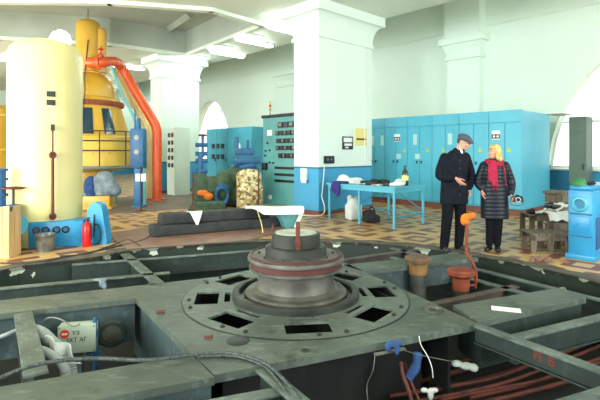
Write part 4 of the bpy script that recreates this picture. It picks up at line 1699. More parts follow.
# teal crate with the white sheet over it
tc_ = thing('teal_box', 'teal tapered box under the white sheet at the beams right end', 'box', tuple(at(287, 228, 0)), 0.42)
mb = MB()
a_ = [(-0.06, -0.1, 0.0), (0.2, -0.1, 0), (0.2, 0.2, 0), (-0.06, 0.2, 0)]
b_ = [(-0.26, -0.16, 0.38), (0.28, -0.16, 0.38), (0.28, 0.26, 0.38), (-0.26, 0.26, 0.38)]
va = [mb.bm.verts.new(v) for v in a_]
vb = [mb.bm.verts.new(v) for v in b_]
mb.bm.faces.new(va[::-1])
mb.bm.faces.new(vb)
for i in range(4):
    mb.bm.faces.new((va[i], va[(i + 1) % 4], vb[(i + 1) % 4], vb[i]))
mb.build('body', 'teal', tc_, smooth=False)
mb = MB()
mb.box(-0.05, 0.03, -0.02, 0.0, 0, 0.36, 0.003, T(0.12, -0.16, 0.02) @ R(0.45, 'Y'))
mb.build('white_flap', 'white', tc_, smooth=False)
# white sheet
mb = MB()
prof_ = [(9.06, 0.475), (8.97, 0.476), (8.88, 0.474), (8.80, 0.463), (8.75, 0.44), (8.715, 0.405), (8.70, 0.365)]
def sf(u, v):
    px = 245 + 59 * u
    x = (px - 300) / F * 8.85
    vm = min(1.0, 0.34 + max(0.0, (u - 0.12) * 3.2))       # the left end is only the flat top
    if u > 0.93:
        k_ = (u - 0.93) / 0.07
        vm = 1 - 0.22 * k_ * k_
        v = 0.16 * k_ * k_ + v * (1 - 0.16 * k_ * k_)
    q_ = v * vm * (len(prof_) - 1)
    i_ = min(int(q_), len(prof_) - 2)
    k_ = q_ - i_
    y_ = prof_[i_][0] * (1 - k_) + prof_[i_ + 1][0] * k_
    z_ = prof_[i_][1] * (1 - k_) + prof_[i_ + 1][1] * k_
    return Vector((x, y_, z_ + 0.004 * math.sin(u * 9)))
mb.grid(sf, 40, 14)
o = mb.build('foam_sheet', 'white', solid=0.03)
tag(o, 'long white foam sheet spanning the wrapped beams and the teal box', 'sheet')
mb = MB()
mb.tube([at(257, 209, 0.42), at(259, 216, 0.30), at(261, 222, 0.2), at(263, 232.5, 0.03)], 0.010, 8, 5)
o = mb.build('cord', 'yellowsign')
tag(o, 'pale yellow cord hanging down the wrapped beams under the foam sheet', 'cord')
# cables along the floor
for i, (pts, lb) in enumerate((
        ([(0, 263), (30, 263), (62, 258), (100, 250), (140, 241), (150, 236)], 'dark cable snaking over the floor from the left edge to the wrapped beams'),
        ([(60, 256), (85, 254), (110, 246), (128, 240), (140, 246)], 'dark cable looping on the floor near the red extinguisher'))):
    mb = MB()
    mb.tube([at(x, y, 0.018) for x, y in pts], 0.012, 8, 6)
    o = mb.build('floor_cable', 'ink')
    tag(o, lb, 'cable')

# heap of machinery in the middle distance
pm = thing('pump_unit', 'heap-like pump set with blue valves under a green tarpaulin', 'machine', tuple(at(226, 206, 0)), 0.1)
mb = MB()
mb.box(-0.75, 0.55, -0.25, 0.5, 0, 0.18, 0.03)
mb.build('skid', 'steel_dark', pm)
mb = MB()
mb.box(-0.85, 0.5, -0.1, 0.35, 0.2, 0.85, 0.08)
mb.ball((-0.05, -0.1, 0.55), (0.3, 0.3, 0.5))
mb.ball((0.3, 0.0, 0.85), (0.3, 0.26, 0.3))
mb.ball((-0.72, 0.0, 0.5), (0.24, 0.26, 0.5))
mb.box(-0.8, 0.5, -0.2, 0.4, 0.15, 0.5)
mb.build('tarpaulin', 'tarp', pm, remesh=0.04, smooth_it=3, ang=180)
mb = MB()
mb.cyl((0.15, 0.1, 1.0), (0.85, 0.0, 1.22), 0.14, 0.14, 16)
mb.box(0.2, 1.0, -0.15, 0.22, 1.22, 1.42, 0.03)
mb.box(0.25, 0.8, -0.12, 0.2, 1.45, 1.66, 0.03)
mb.cyl((0.3, 0, 1.6), (0.3, 0, 1.98), 0.06, None, 12)
mb.cyl((0.62, 0, 1.6), (0.62, 0, 1.9), 0.035, None, 12)
mb.build('blue_actuator', 'blue_dark', pm)
mb = MB()
mb.cyl((-0.72, 0, 0.6), (-0.72, 0, 1.5), 0.07, None, 14)
for z in (1.0, 1.3, 1.5, 1.75):
    mb.cyl((-0.86, 0, z), (-0.52, 0, z), 0.06, None, 12)
mb.cyl((-0.66, 0, 1.4), (-0.66, 0, 2.0), 0.04, None, 12)
mb.build('blue_valve', 'blue_dark', pm)
mb = MB()
mb.lathe([(0.10, 2.0), (0.13, 2.03), (0.10, 2.06)], 16, (-0.66, 0, 0))
mb.build('valve_wheel', 'rust', pm)
mb = MB()
for i in range(3):
    a = i * 0.5
    mb.tube([(-0.08 + 0.16 * math.cos(t_), -0.42 + 0.04 * math.sin(t_ * 2 + a) - i * 0.05, 0.40 + 0.24 * math.sin(t_) - 0.04 * i) for t_ in [2 * PI * k / 12 for k in range(12)]], 0.035, 8, 3, closed=True)
mb.build('blue_coil', 'blue_dark', pm)
mb = MB()
mb.ball((-0.62, -0.4, 0.42), (0.16, 0.12, 0.09))
mb.ball((-0.45, -0.42, 0.32), (0.14, 0.12, 0.1))
mb.build('orange_wrap', 'orange_cloth', pm, remesh=0.03, smooth_it=2, ang=180)
sk = Vector(at(249, 209.5, 0))
mb = MB()
mb.box(-0.33, 0.33, -0.2, 0.2, 0.0, 0.95, 0.08)
mb.ball((0, 0, 0.9), (0.36, 0.26, 0.2))
mb.ball((0.05, -0.12, 0.5), (0.34, 0.2, 0.4))
o = mb.build('printed_sack', 'sack', None, tuple(sk), 0.2, remesh=0.035, smooth_it=3, ang=180)
tag(o, 'big tan printed sack standing beside the green tarpaulin heap', 'sack')
for i, (c_, rx, ry, lb) in enumerate(((at(208, 210.5, 0), 0.5, 0.2, 'dark green hose coil lying left of the printed sack'), (at(270, 214, 0), 0.5, 0.2, 'dark green hose coil lying right of the rusty post by the sack'))):
    mb = MB()
    for k in range(4):
        mb.tube([((rx - 0.04 * k) * math.cos(t_), (ry - 0.02 * k) * math.sin(t_), 0.035 + 0.055 * k) for t_ in [2 * PI * j / 16 for j in range(16)]], 0.034, 8, 2, closed=True)
    o = mb.build('hose_coil', 'tarp', None, tuple(c_))
    tag(o, lb, 'hose', 'green hose coils')

# ================================================================ CABINETS
# relay panel beside the near column
rp = thing('relay_panel', 'teal relay panel with rows of black meters beside the white column', 'control panel', tuple(H(8.80, 8.12)), HR)
mb = MB()
mb.box(0, 0.5, 0, 1.42, 0, 2.5, 0.01)
mb.build('body', 'teal', rp, smooth=False)
mb = MB()
mb.box(-0.04, 0.52, -0.03, 1.45, 2.5, 2.58, 0.01)
mb.build('top_rail', 'ink', rp, smooth=False)
for i, (z, n, y0, y1, hh) in enumerate(((2.28, 3, 0.08, 0.74, 0.15), (2.06, 5, 0.04, 0.84, 0.12), (1.85, 4, 0.08, 0.80, 0.12), (1.66, 5, 0.02, 0.82, 0.12), (1.45, 4, 0.1, 0.72, 0.13))):
    for k in range(n):
        wd = (y1 - y0) / n
        mb = MB()
        mb.box(-0.05, 0.0, y0 + wd * k + 0.012, y0 + wd * (k + 1) - 0.012, z - hh / 2, z + hh / 2, 0.008)
        mt_ = mb.build('meter', 'black', rp, smooth=False)
        if k % 2 == 0:
            mb = MB()
            mb.box(-0.053, -0.049, y0 + wd * k + 0.05, y0 + wd * (k + 1) - 0.05, z - hh / 5, z + hh / 3)
            mb.build('meter_face', 'grey', mt_, smooth=False)
for z in (1.12, 0.94, 0.77):
    mb = MB()
    mb.box(-0.03, 0, 0.05, 0.88, z - 0.035, z + 0.035, 0.005)
    mb.build('slot_strip', 'black', rp, smooth=False)
mb = MB()
mb.box(-0.03, 0, 1.0, 1.2, 2.0, 2.16, 0.006)
mb.build('square_dial', 'white', rp, smooth=False)
mb = MB()
mb.cyl((-0.03, 1.08, 0.3), (0, 1.08, 0.3), 0.06, None, 18)
mb.build('round_dial', 'white', rp)
mb = MB()
mb.box(-0.1, 0, 1.2, 1.36, 1.05, 1.25, 0.01)
mb.build('switch_box', 'black', rp)
mb = MB()
for y_, z_ in ((1.1, 1.6), (1.28, 1.58), (1.3, 1.45), (0.95, 1.25), (1.1, 1.26), (1.2, 1.8)):
    mb.cyl((-0.04, y_, z_), (0, y_, z_), 0.025, None, 12)
mb.build('push_buttons', 'black', rp)
sgn = thing('signal_beacon', 'thin signal beacon with red and yellow lamps on top of relay panel', 'lamp', tuple(H(10.12, 8.3, 2.58)))
mb = MB()
mb.cyl((0, 0, 0), (0, 0, 0.14), 0.015)
mb.build('stem', 'grey', sgn)
for z, m in ((0.14, 'rivet'), (0.24, 'red'), (0.34, 'signal')):
    mb = MB()
    mb.cyl((0, 0, z), (0, 0, z + 0.08), 0.035, 0.03, 14)
    mb.build('beacon_lamp', m, sgn)

# row of six pale blue cabinets
lbls = ['pale blue switch cabinet at the right end of the row, whole side showing',
        'pale blue switch cabinet behind the blonde woman, second from the row right end',
        'pale blue switch cabinet between man and woman, third from the row right end',
        'pale blue switch cabinet behind the man in the cap, fourth from right end',
        'pale blue switch cabinet behind the table bottle, fifth from right end',
        'pale blue switch cabinet nearest the white column, at the row left end']
WC = 0.8
marks = {0: dict(plac=0.62, tri=0.30), 1: dict(tri=0.23), 2: dict(tri=0.45, lab=0.2), 3: dict(tri=0.15, lab=0.48, low=0.46), 4: dict(plac=0.35, tri=0.1, low=0.3), 5: dict(lab=0.03, lab2=0.4)}
for k in range(6):
    cb = thing('switch_cabinet', lbls[k], 'cabinet', tuple(H(4.40 + WC * k, 11.36)), HR, 'pale blue switch cabinets')
    mb = MB()
    mb.box(0.025, 1.86, 0.004, WC - 0.004, 0.16, 2.55, 0.008)
    mb.build('body', 'cab', cb, smooth=False)
    mb = MB()
    mb.box(0.06, 1.84, 0, WC, 0, 0.16)
    mb.build('plinth', 'brown_base', cb, smooth=False)
    mb = MB()
    mb.box(-0.01, 0.05, 0.004, WC - 0.004, 2.28, 2.57, 0.006)
    mb.build('fascia', 'cab', cb, smooth=False)
    for j in range(2):
        mb = MB()
        y0 = 0.012 + j * WC / 2
        mb.box(0, 0.03, y0, y0 + WC / 2 - 0.016, 0.20, 2.26, 0.006)
        dr = mb.build('door', 'cab', cb, smooth=False)
        mb = MB()
        hy = y0 + (0.06 if j else WC / 2 - 0.08)
        mb.cyl((-0.035, hy, 1.28), (0.0, hy, 1.28), 0.02, None, 12)
        mb.box(-0.045, -0.03, hy - 0.012, hy + 0.012, 1.22, 1.30, 0.004)
        mb.build('handle', 'ink', dr)
    mk = marks[k]
    if 'plac' in mk:
        y = mk['plac']
        mb = MB()
        mb.box(-0.008, 0.0, y - 0.1, y + 0.1, 1.86, 2.08)
        pl = mb.build('placard', 'white', cb, smooth=False)
        mb = MB()
        mb.box(-0.011, -0.008, y - 0.1, y + 0.1, 1.88, 1.99)
        mb.build('placard_band', 'ink', pl, smooth=False)
        mb = MB()
        for dy in (-0.045, 0.045):
            mb.cyl((-0.0135, y + dy, 1.935), (-0.011, y + dy, 1.935), 0.03, None, 16)
        mb.build('placard_spots', 'white', pl)
    if 'tri' in mk:
        y = mk['tri']
        mb = MB()
        mb.extrude([(-0.07, 0), (0.07, 0), (0, 0.125)], 0.006, T(0.0, y, 1.55) @ R(PI / 2, 'Z') @ R(PI / 2, 'X') @ T(0, 0, -0.006))
        mb.build('warning_triangle', 'signal', cb, smooth=False)
    for key in ('lab', 'lab2'):
        if key in mk:
            y = mk[key]
            mb = MB()
            mb.box(-0.008, 0, y, y + 0.12, 1.75, 2.05)
            mb.build('paper_label', 'label_pale', cb, smooth=False)
    if 'low' in mk:
        y = mk['low']
        mb = MB()
        mb.box(-0.008, 0, y - 0.08, y + 0.08, 1.35, 1.5)
        mb.build('small_notice', 'label_pale', cb, smooth=False)
# cable rail from the row's end to the grey locker
mb = MB()
mb.box(1.7, 2.7, -0.35, 0.1, 2.552, 2.60, 0.005)
o = mb.build('cable_rail', 'frame_white', None, tuple(H(4.40, 11.36)), HR, smooth=False)
tag(o, 'white flat rail reaching from the blue cabinet row end to the grey locker', 'rail')
lk = thing('locker', 'narrow grey-green locker standing before the bright arched window', 'locker', tuple(H(3.57, 13.3)), HR)
mb = MB()
mb.box(0, 0.55, 0, 0.40, 0.05, 2.46, 0.01)
mb.build('body', 'greygreen', lk, smooth=False)
mb = MB()
mb.box(-0.02, 0, 0.01, 0.39, 0.08, 2.42, 0.006)
dr = mb.build('door', 'greygreen', lk, smooth=False)
mb = MB()
mb.box(-0.05, -0.02, 0.05, 0.07, 1.1, 1.25, 0.004)
mb.build('handle', 'ink', dr)

# far cabinets
fc = thing('far_cabinet', 'large sea-blue cabinet in the distance behind the printed sack', 'cabinet', tuple(H(14.4, 10.9)), HR)
mb = MB()
mb.box(0, 0.75, 0, 3.3, 0, 2.55, 0.01)
mb.build('body', 'cab_far', fc, smooth=False)
for k in range(4):
    mb = MB()
    mb.box(-0.02, 0, 0.02 + k * 0.825, 0.81 + k * 0.825, 0.15, 2.45, 0.006)
    dr = mb.build('door', 'cab_far', fc, smooth=False)
    mb = MB()
    mb.box(-0.05, -0.02, 0.08 + k * 0.825, 0.11 + k * 0.825, 1.15, 1.3, 0.004)
    mb.build('handle', 'ink', dr)
for i in range(2):
    for j in range(3):
        mb = MB()
        y = 1.9 + j * 0.36
        mb.box(-0.06, -0.02, y, y + 0.2, 1.25 + 0.45 * i, 1.45 + 0.45 * i, 0.01)
        mb.build('meter', 'ink', fc, smooth=False)
mb = MB()
mb.cyl((-0.05, 0.9, 1.75), (-0.02, 0.9, 1.75), 0.17, None, 20)
mb.build('round_dial', 'white', fc)
gc = thing('grey_cabinet', 'pale grey cabinet with black switches on its narrow front beside the far column', 'cabinet', tuple(H(14.9, 7.9)), HR)
mb = MB()
mb.box(0, 0.58, 0, 0.62, 0.0, 2.43, 0.01)
mb.build('body', 'greycab', gc, smooth=False)
mb = MB()
mb.box(-0.02, 0.0, 0.02, 0.60, 0.06, 2.38, 0.006)
dr = mb.build('door', 'greycab', gc, smooth=False)
for i in range(5):
    mb = MB()
    for j in range(2):
        mb.box(-0.05, -0.02, 0.12 + 0.24 * j, 0.24 + 0.24 * j, 1.0 + 0.27 * i, 1.15 + 0.27 * i, 0.01)
    mb.build('switch_row', 'ink', dr, smooth=False)

# things on the near column
def on_face_s(s, z, name, label, cat):     # on the right-hand face of the column (plane s = 7.87, facing the camera)
    return thing(name, label, cat, tuple(H(s[0], s[1], z)), HR)


def col_t(px):
    q = (px - 300) / F
    # on plane s = 7.87
    s = 7.87
    return (q * 0.7305 * s + 0.683 * s) / (0.7305 - 0.683 * q)


def col_z(px, py):
    p = H(7.87, col_t(px))
    return EYE - (py - HY) / F * p.y


def face_box(name, label, cat, px0, px1, py0, py1, m, depth=0.02):
    t0, t1 = col_t(px0), col_t(px1)
    z0, z1 = col_z((px0 + px1) / 2, py1), col_z((px0 + px1) / 2, py0)
    r_ = thing(name, label, cat, tuple(H(7.87, (t0 + t1) / 2, z0)), HR)
    hw = (t1 - t0) / 2
    mb = MB()
    mb.box(-hw, hw, -depth, 0, 0, z1 - z0, 0.003)
    b_ = mb.build('board', m, r_, smooth=False)
    return r_, hw, z1 - z0, depth


r_, hw, hh, dp = face_box('wall_notice', 'dark framed grey notice fixed on the white column', 'sign', 342, 352.5, 136.5, 149.5, 'ink')
mb = MB()
mb.box(-hw * 0.8, hw * 0.8, -dp - 0.004, -dp, hh * 0.56, hh * 0.9)
mb.box(-hw * 0.65, hw * 0.75, -dp - 0.004, -dp, hh * 0.28, hh * 0.46)
mb.box(-hw * 0.5, hw * 0.1, -dp - 0.004, -dp, hh * 0.1, hh * 0.2)
mb.build('notice_print', 'white', r_, smooth=False)
r_, hw, hh, dp = face_box('wall_notice', 'pale yellow notice with dark line of print on white column', 'sign', 354.5, 366.5, 128.5, 145.5, 'yellowsign', 0.012)
mb = MB()
mb.box(-hw * 0.75, hw * 0.85, -dp - 0.003, -dp, hh * 0.32, hh * 0.42)
mb.build('notice_print', 'ink', r_, smooth=False)
r_, hw, hh, dp = face_box('socket_box', 'small black socket box low on the white column', 'socket', 323.5, 333, 156, 163.5, 'black', 0.05)
mb = MB()
for x in (-0.4, 0.35):
    mb.cyl((hw * x, -dp - 0.006, hh * 0.55), (hw * x, -dp, hh * 0.55), 0.035, None, 14)
mb.build('socket_face', 'grey', r_)
fb = thing('fuse_box', 'white fuse box with hanging cover on the narrow left face of the column', 'electrical box', tuple(H(8.35, 7.98, 0.80)), HR)
mb = MB()
mb.box(-0.07, 0, -0.1, 0.1, 0.05, 0.34, 0.008)
mb.build('case', 'white', fb)
mb = MB()
mb.box(-0.09, -0.07, -0.13, 0.06, -0.02, 0.2, 0.004)
mb.box(-0.10, -0.075, -0.05, 0.05, 0.22, 0.3, 0.004)
mb.build('cover', 'white_cloth', fb)
mb = MB()
pts = [H(7.84, col_t(323.5), col_z(323, 165))]
for px, py in ((322.5, 175), (321.5, 188), (320.8, 197)):
    pts.append(H(7.83, col_t(px), col_z(px, py)))
pts += [H(7.7, 8.0, 0.25), H(7.6, 7.8, 0.06), H(8.2, 7.6, 0.02)]
mb.tube(pts, 0.012, 8, 5)
o = mb.build('column_cable', 'white')
tag(o, 'white cable running down the blue base of the column to the floor', 'cable')
# pipe at the column's right edge
mb = MB()
mb.cyl(H(7.845, 9.72, 1.2), H(7.845, 9.72, 4.36), 0.012, None, 8)
o = mb.build('wall_conduit', 'frame_white')
tag(o, 'thin white conduit running up the right part of the near column', 'pipe')

# ================================================================ TABLE
tb = thing('work_table', 'long pale blue steel work table in front of the column', 'table', tuple(H(5.47, 7.71)), HR)
mb = MB()
mb.box(-0.04, 1.12, -0.05, 1.85, 0.80, 0.84, 0.006)
mb.build('tabletop', 'cab', tb, smooth=False)
mb = MB()
mb.box(-0.02, 0.02, 0.02, 1.8, 0.72, 0.80)
mb.box(1.04, 1.08, 0.02, 1.8, 0.72, 0.80)
mb.box(0.02, 1.05, -0.02, 0.02, 0.72, 0.80)
mb.box(0.02, 1.05, 1.76, 1.80, 0.72, 0.80)
mb.build('apron', 'cab', tb, smooth=False)
for x in (0.0, 1.06):
    for y in (0.0, 0.90, 1.78):
        mb = MB()
        mb.box(x - 0.021, x + 0.021, y - 0.021, y + 0.021, 0, 0.80, 0.004)
        mb.build('leg', 'cab', tb, smooth=False)
mb = MB()
mb.box(1.05, 1.075, 0.0, 1.78, 0.2, 0.23)
mb.box(0, 1.06, -0.012, 0.012, 0.2, 0.23)
mb.box(0, 1.06, 1.77, 1.79, 0.2, 0.23)
mb.cyl((1.07, 0.05, 0.3), (1.07, 0.85, 0.74), 0.012, None, 8)
mb.cyl((1.07, 0.95, 0.74), (1.07, 1.72, 0.3), 0.012, None, 8)
mb.build('stretcher', 'cab_line', tb, smooth=False)


def tp(x, y, z=0.84):     # point on the table top
    return H(5.47 + y, 7.71 + x, z)


rag('cloth_heap', 'white crumpled cloth heaped at the left end of the table', 'white_cloth', tp(0.45, 1.62), [((0, 0, 0.05), (0.28, 0.14, 0.06)), ((-0.1, 0.02, 0.1), (0.13, 0.1, 0.09)), ((0.2, 0, 0.06), (0.16, 0.13, 0.06))], 0.02)
rag('cloth_heap', 'violet cloth hanging over the left front corner of the table', 'purple_cloth', tp(-0.02, 1.5), [((0.02, 0, 0.03), (0.2, 0.1, 0.035)), ((-0.06, -0.06, -0.08), (0.12, 0.05, 0.14)), ((-0.02, -0.07, -0.17), (0.07, 0.04, 0.12)), ((0.14, -0.03, 0.03), (0.14, 0.1, 0.03))], 0.016)
rag('cloth_heap', 'black gloves heaped on the middle of the table', 'dark_cloth', tp(0.5, 1.02), [((0, 0, 0.03), (0.2, 0.1, 0.04)), ((0.12, 0.05, 0.05), (0.12, 0.1, 0.05)), ((-0.15, 0, 0.03), (0.1, 0.1, 0.03))], 0.016)
rag('cloth_heap', 'white rag with a black band beside the bottle on the table', 'white_cloth', tp(0.35, 0.12), [((0, 0, 0.05), (0.13, 0.1, 0.06)), ((-0.12, 0.04, 0.03), (0.1, 0.09, 0.04)), ((0.08, 0.05, 0.07), (0.07, 0.07, 0.06))], 0.014)
for i, (x, y, lb) in enumerate(((0.2, 0.72, 'black instrument lying flat near the middle front of the table'), (0.3, 0.36, 'black instrument lying flat left of the white rag on the table'))):
    mb = MB()
    mb.box(-0.13, 0.13, -0.07, 0.07, 0, 0.055, 0.012)
    mb.cyl((-0.05, -0.02, 0.055), (-0.05, -0.02, 0.075), 0.03, None, 14)
    mb.box(0.02, 0.1, -0.04, 0.04, 0.055, 0.06)
    o = mb.build('instrument', 'black', None, tuple(tp(x, y)), 0.6 * i + 0.3)
    tag(o, lb, 'tool', 'black instruments on the table')
for i, (x, y, rz, lb) in enumerate(((0.15, 0.98, 0.4, 'white sheet of paper near the dark gloves on the table'), (0.12, 0.5, 0.9, 'white sheet of paper between the two black instruments'), (0.7, 0.55, 0.1, 'white sheet of paper towards the back of the table'))):
    mb = MB()
    mb.grid(lambda u, v: Vector(((u - 0.5) * 0.3, (v - 0.5) * 0.21, 0.008 + 0.012 * math.sin(u * 5 + v * 3) ** 2)), 8, 6)
    o = mb.build('paper_sheet', 'white', None, tuple(tp(x, y)), rz, solid=0.004)
    tag(o, lb, 'paper', 'papers on the table')
rag('cloth_heap', 'pale grey rag lying between the gloves and the white cloth', 'white_cloth', tp(0.2, 1.25), [((0, 0, 0.03), (0.14, 0.09, 0.035)), ((0.1, 0.03, 0.03), (0.1, 0.08, 0.035))], 0.014)
rag('cloth_heap', 'black cloth strip lying along the back edge of the table', 'dark_cloth', tp(0.85, 0.9), [((0, 0, 0.04), (0.12, 0.22, 0.05)), ((0.02, 0.2, 0.04), (0.1, 0.14, 0.04)), ((0, -0.22, 0.05), (0.1, 0.1, 0.05))], 0.016)
rag('cloth_heap', 'white crumpled rag at the back of the table left of the bottle', 'white_cloth', tp(0.75, 0.38), [((0, 0, 0.06), (0.12, 0.1, 0.07)), ((0.06, -0.1, 0.05), (0.1, 0.09, 0.05))], 0.014)
bo = thing('bottle', 'dark green bottle with pale label standing on the table', 'bottle', tuple(tp(0.62, 0.16)))
lathe_part([(0, 0), (0.065, 0), (0.07, 0.01), (0.07, 0.24), (0.055, 0.30), (0.028, 0.34), (0.026, 0.39), (0, 0.39)], 'glass_body', 'green_bottle', bo, seg=24, ang=60)
lathe_part([(0.0705, 0.10), (0.0715, 0.11), (0.0715, 0.20), (0.0705, 0.21)], 'label_band', 'yellowsign', bo, seg=24)
lathe_part([(0, 0.385), (0.03, 0.385), (0.03, 0.42), (0, 0.42)], 'bottle_cap', 'black', bo, seg=16)
# bags under the table
c = at(353.5, 219.5, 0)
mb = MB()
mb.box(-0.17, 0.17, -0.13, 0.13, 0, 0.36, 0.04)
mb.ball((0, 0, 0.4), (0.16, 0.13, 0.12))
mb.ball((-0.1, 0, 0.5), (0.07, 0.05, 0.08))
mb.ball((0.1, 0.02, 0.48), (0.07, 0.05, 0.07))
o = mb.build('plastic_bag', 'white_cloth', None, tuple(c), 0.5, remesh=0.02, smooth_it=2, ang=180)
tag(o, 'white plastic bag standing under the left half of the table', 'bag')
c = at(371, 222, 0)
mb = MB()
mb.box(-0.18, 0.18, -0.12, 0.12, 0, 0.16, 0.04)
mb.ball((-0.05, 0, 0.18), (0.16, 0.12, 0.1))
mb.tube([(-0.08, -0.05, 0.2), (-0.05, -0.06, 0.33), (0.05, -0.05, 0.3), (0.08, -0.05, 0.16)], 0.02, 8, 4)
o = mb.build('dark_bag', 'dark_cloth', None, tuple(c), 0.3, remesh=0.02, smooth_it=2, ang=180)
tag(o, 'dark soft bag slumped on the floor under the table', 'bag')

# ================================================================ RIGHT: BLUE MACHINE AND PALLETS
bm_ = thing('blue_machine', 'bright blue machine cabinet with a round dial at the right edge', 'machine', (4.15, 6.50, 0), HR)
mb = MB()
mb.box(0, 1.3, 0, 0.33, 0.0, 1.0, 0.025)
mb.box(-0.03, 1.33, -0.03, 0.36, 0, 0.07, 0.01)
mb.build('body', 'blue', bm_)
mb = MB()
mb.box(0.02, 1.28, 0.02, 0.31, 1.0, 1.06, 0.015)
mb.build('top_cover', 'blue', bm_)
mb = MB()
mb.lathe([(0, 0.0), (0.06, 0.0), (0.075, 0.035), (0.10, 0.03), (0.12, 0.0)], 28, (0, 0.175, 0.80), R(-PI / 2, 'Y'))
mb.build('dial', 'cab', bm_)
mb = MB()
mb.box(-0.012, 0.0, 0.05, 0.29, 0.38, 0.62, 0.005)
mb.box(-0.025, -0.012, 0.2, 0.22, 0.45, 0.56, 0.004)
mb.build('hatch', 'blue', bm_)
mb = MB()
mb.box(0.1, 1.2, -0.012, 0.0, 0.15, 0.6, 0.005)
mb.build('side_panel', 'blue_dark', bm_)
for z in (0.34, 0.66):
    mb = MB()
    mb.box(-0.02, 0, 0.02, 0.31, z - 0.01, z + 0.01, 0.003)
    mb.build('seam_strip', 'blue_dark', bm_)
o = rag('glove', 'dark work glove lying on the blue machine top', 'dark_cloth', Vector((4.15, 6.5, 1.06)) + V * 0.25 + U * 0.15, [((0, 0, 0.025), (0.1, 0.06, 0.025)), ((0.08, 0.02, 0.03), (0.06, 0.05, 0.03)), ((-0.1, -0.02, 0.02), (0.06, 0.04, 0.02))], 0.01, 'glove')
mb = MB()
mb.lathe([(0.11, 0), (0.10, 0.03), (0.085, 0.075), (0.05, 0.105), (0, 0.112)], 24)
mb.box(-0.17, -0.05, -0.06, 0.06, 0.0, 0.012, 0.005)
o = mb.build('cap', 'green', None, tuple(Vector((4.15, 6.5, 1.06)) + V * 0.12 + U * 0.22), HR, ang=60)
tag(o, 'green cap resting on the left top of the blue machine', 'cap')


def pallet(label, loc, rz, w_, d_, h_, n=5):
    p = thing('wooden_pallet', label, 'pallet', loc, rz, 'weathered pallets')
    for i in range(n):
        x0 = -w_ / 2 + i * w_ / n
        mb = MB()
        mb.box(x0 + 0.006, x0 + w_ / n - 0.012, 0, d_, h_ - 0.025, h_, 0.003)
        mb.build('deck_board', 'greywood', p, smooth=False)
    for y in (0.02, d_ - 0.1):
        mb = MB()
        mb.box(-w_ / 2, w_ / 2, y, y + 0.025, h_ - 0.11, h_ - 0.025, 0.003)
        for x in (-w_ / 2, -0.04, w_ / 2 - 0.08):
            mb.box(x, x + 0.08, y, y + 0.06, 0.03, h_ - 0.025, 0.003)
        mb.box(-w_ / 2, w_ / 2, y, y + 0.08, 0, 0.03, 0.003)
        mb.build('bearer', 'greywood', p, smooth=False)
    return p


pa = at(552, 254, 0)
pallet('weathered grey pallet standing on the floor, lowest beside the blue machine', tuple(pa), -0.12, 0.58, 0.5, 0.30)
pallet('weathered grey pallet stacked behind, carrying the papers and debris', tuple(at(552, 242.5, 0)), -0.1, 0.70, 0.55, 0.47, 6)
c = atY(551, 211, 7.95)
zt2 = 0.47
for i, (dx, dy, dz, rz, w_, l_, lb) in enumerate((
        (-0.12, -0.02, 0.004, 0.3, 0.30, 0.26, 'white crumpled sheet at the left of the rear pallet'),
        (0.10, -0.12, 0.012, -0.2, 0.36, 0.30, 'white crumpled sheet hanging over the front of the rear pallet'),
        (0.18, 0.10, 0.03, 0.5, 0.34, 0.28, 'white crumpled sheet topmost at the right of the rear pallet'))):
    mb = MB()
    def pf2(u, v, w_=w_, l_=l_, i=i):
        x, y = (u - 0.5) * w_, (v - 0.5) * l_
        z = 0.03 + 0.022 * math.sin(u * 7 + i) * math.cos(v * 5 + 2 * i) + 0.012 * math.sin(u * 15 + v * 11)
        if i == 1 and v < 0.35:
            z -= (0.35 - v) * 0.35
        if i == 2:
            z += 0.10 * u
        return Vector((x, y, z))
    mb.grid(pf2, 14, 14)
    o = mb.build('paper_sheet', 'white', None, (c.x + dx, 8.02 + dy, zt2 + dz), rz, solid=0.004)
    tag(o, lb, 'paper', 'papers on the rear pallet')
rag('cloth_heap', 'dark rag lying at the left end of the rear pallet', 'dark_cloth', Vector((c.x - 0.3, 8.05, zt2)), [((0, 0, 0.03), (0.07, 0.1, 0.045)), ((0.04, 0.03, 0.05), (0.05, 0.06, 0.04))], 0.012)
mb = MB()
mb.box(-0.1, 0.1, -0.08, 0.08, 0, 0.08, 0.02)
mb.tube([(-0.1, 0, 0.05), (-0.18, -0.02, 0.06), (-0.22, 0.02, 0.05)], 0.02, 8, 4)
o = mb.build('power_tool', 'black', None, (c.x + 0.14, 8.12, zt2 + 0.07), 0.4)
tag(o, 'small dark power tool lying among the papers', 'tool')
stl = thing('wooden_box', 'dark weathered wooden box standing behind the papers by the wall', 'box', tuple(at(566, 232, 0)), HR)
stl.scale = (0.75, 0.75, 0.95)
mb = MB()
for z in (0.0, 0.2, 0.4, 0.6):
    mb.box(-0.28, 0.28, 0, 0.02, z, z + 0.17, 0.004)
    mb.box(-0.28, 0.28, 0.4, 0.42, z, z + 0.17, 0.004)
    mb.box(-0.28, -0.26, 0.02, 0.4, z, z + 0.17, 0.004)
    mb.box(0.26, 0.28, 0.02, 0.4, z, z + 0.17, 0.004)
mb.build('slatted_sides', 'greywood', stl, smooth=False)
mb = MB()
mb.box(-0.32, 0.32, -0.04, 0.46, 0.78, 0.83, 0.006)
mb.box(-0.3, -0.2, 0.03, 0.1, 0.0, 0.78)
mb.box(0.2, 0.3, 0.03, 0.1, 0.0, 0.78)
mb.build('lid', 'greywood', stl, smooth=False)
wb = thing('tool_crate', 'grey board crate between the wooden box and the blue machine', 'crate', tuple(at(578, 246, 0)), HR)
mb = MB()
mb.box(-0.2, 0.2, 0, 0.3, 0, 0.36, 0.01)
mb.build('body', 'greywood', wb, smooth=False)
mb = MB()
for z in (0.07, 0.18, 0.29):
    mb.box(-0.21, 0.21, -0.015, 0.0, z - 0.04, z + 0.04, 0.003)
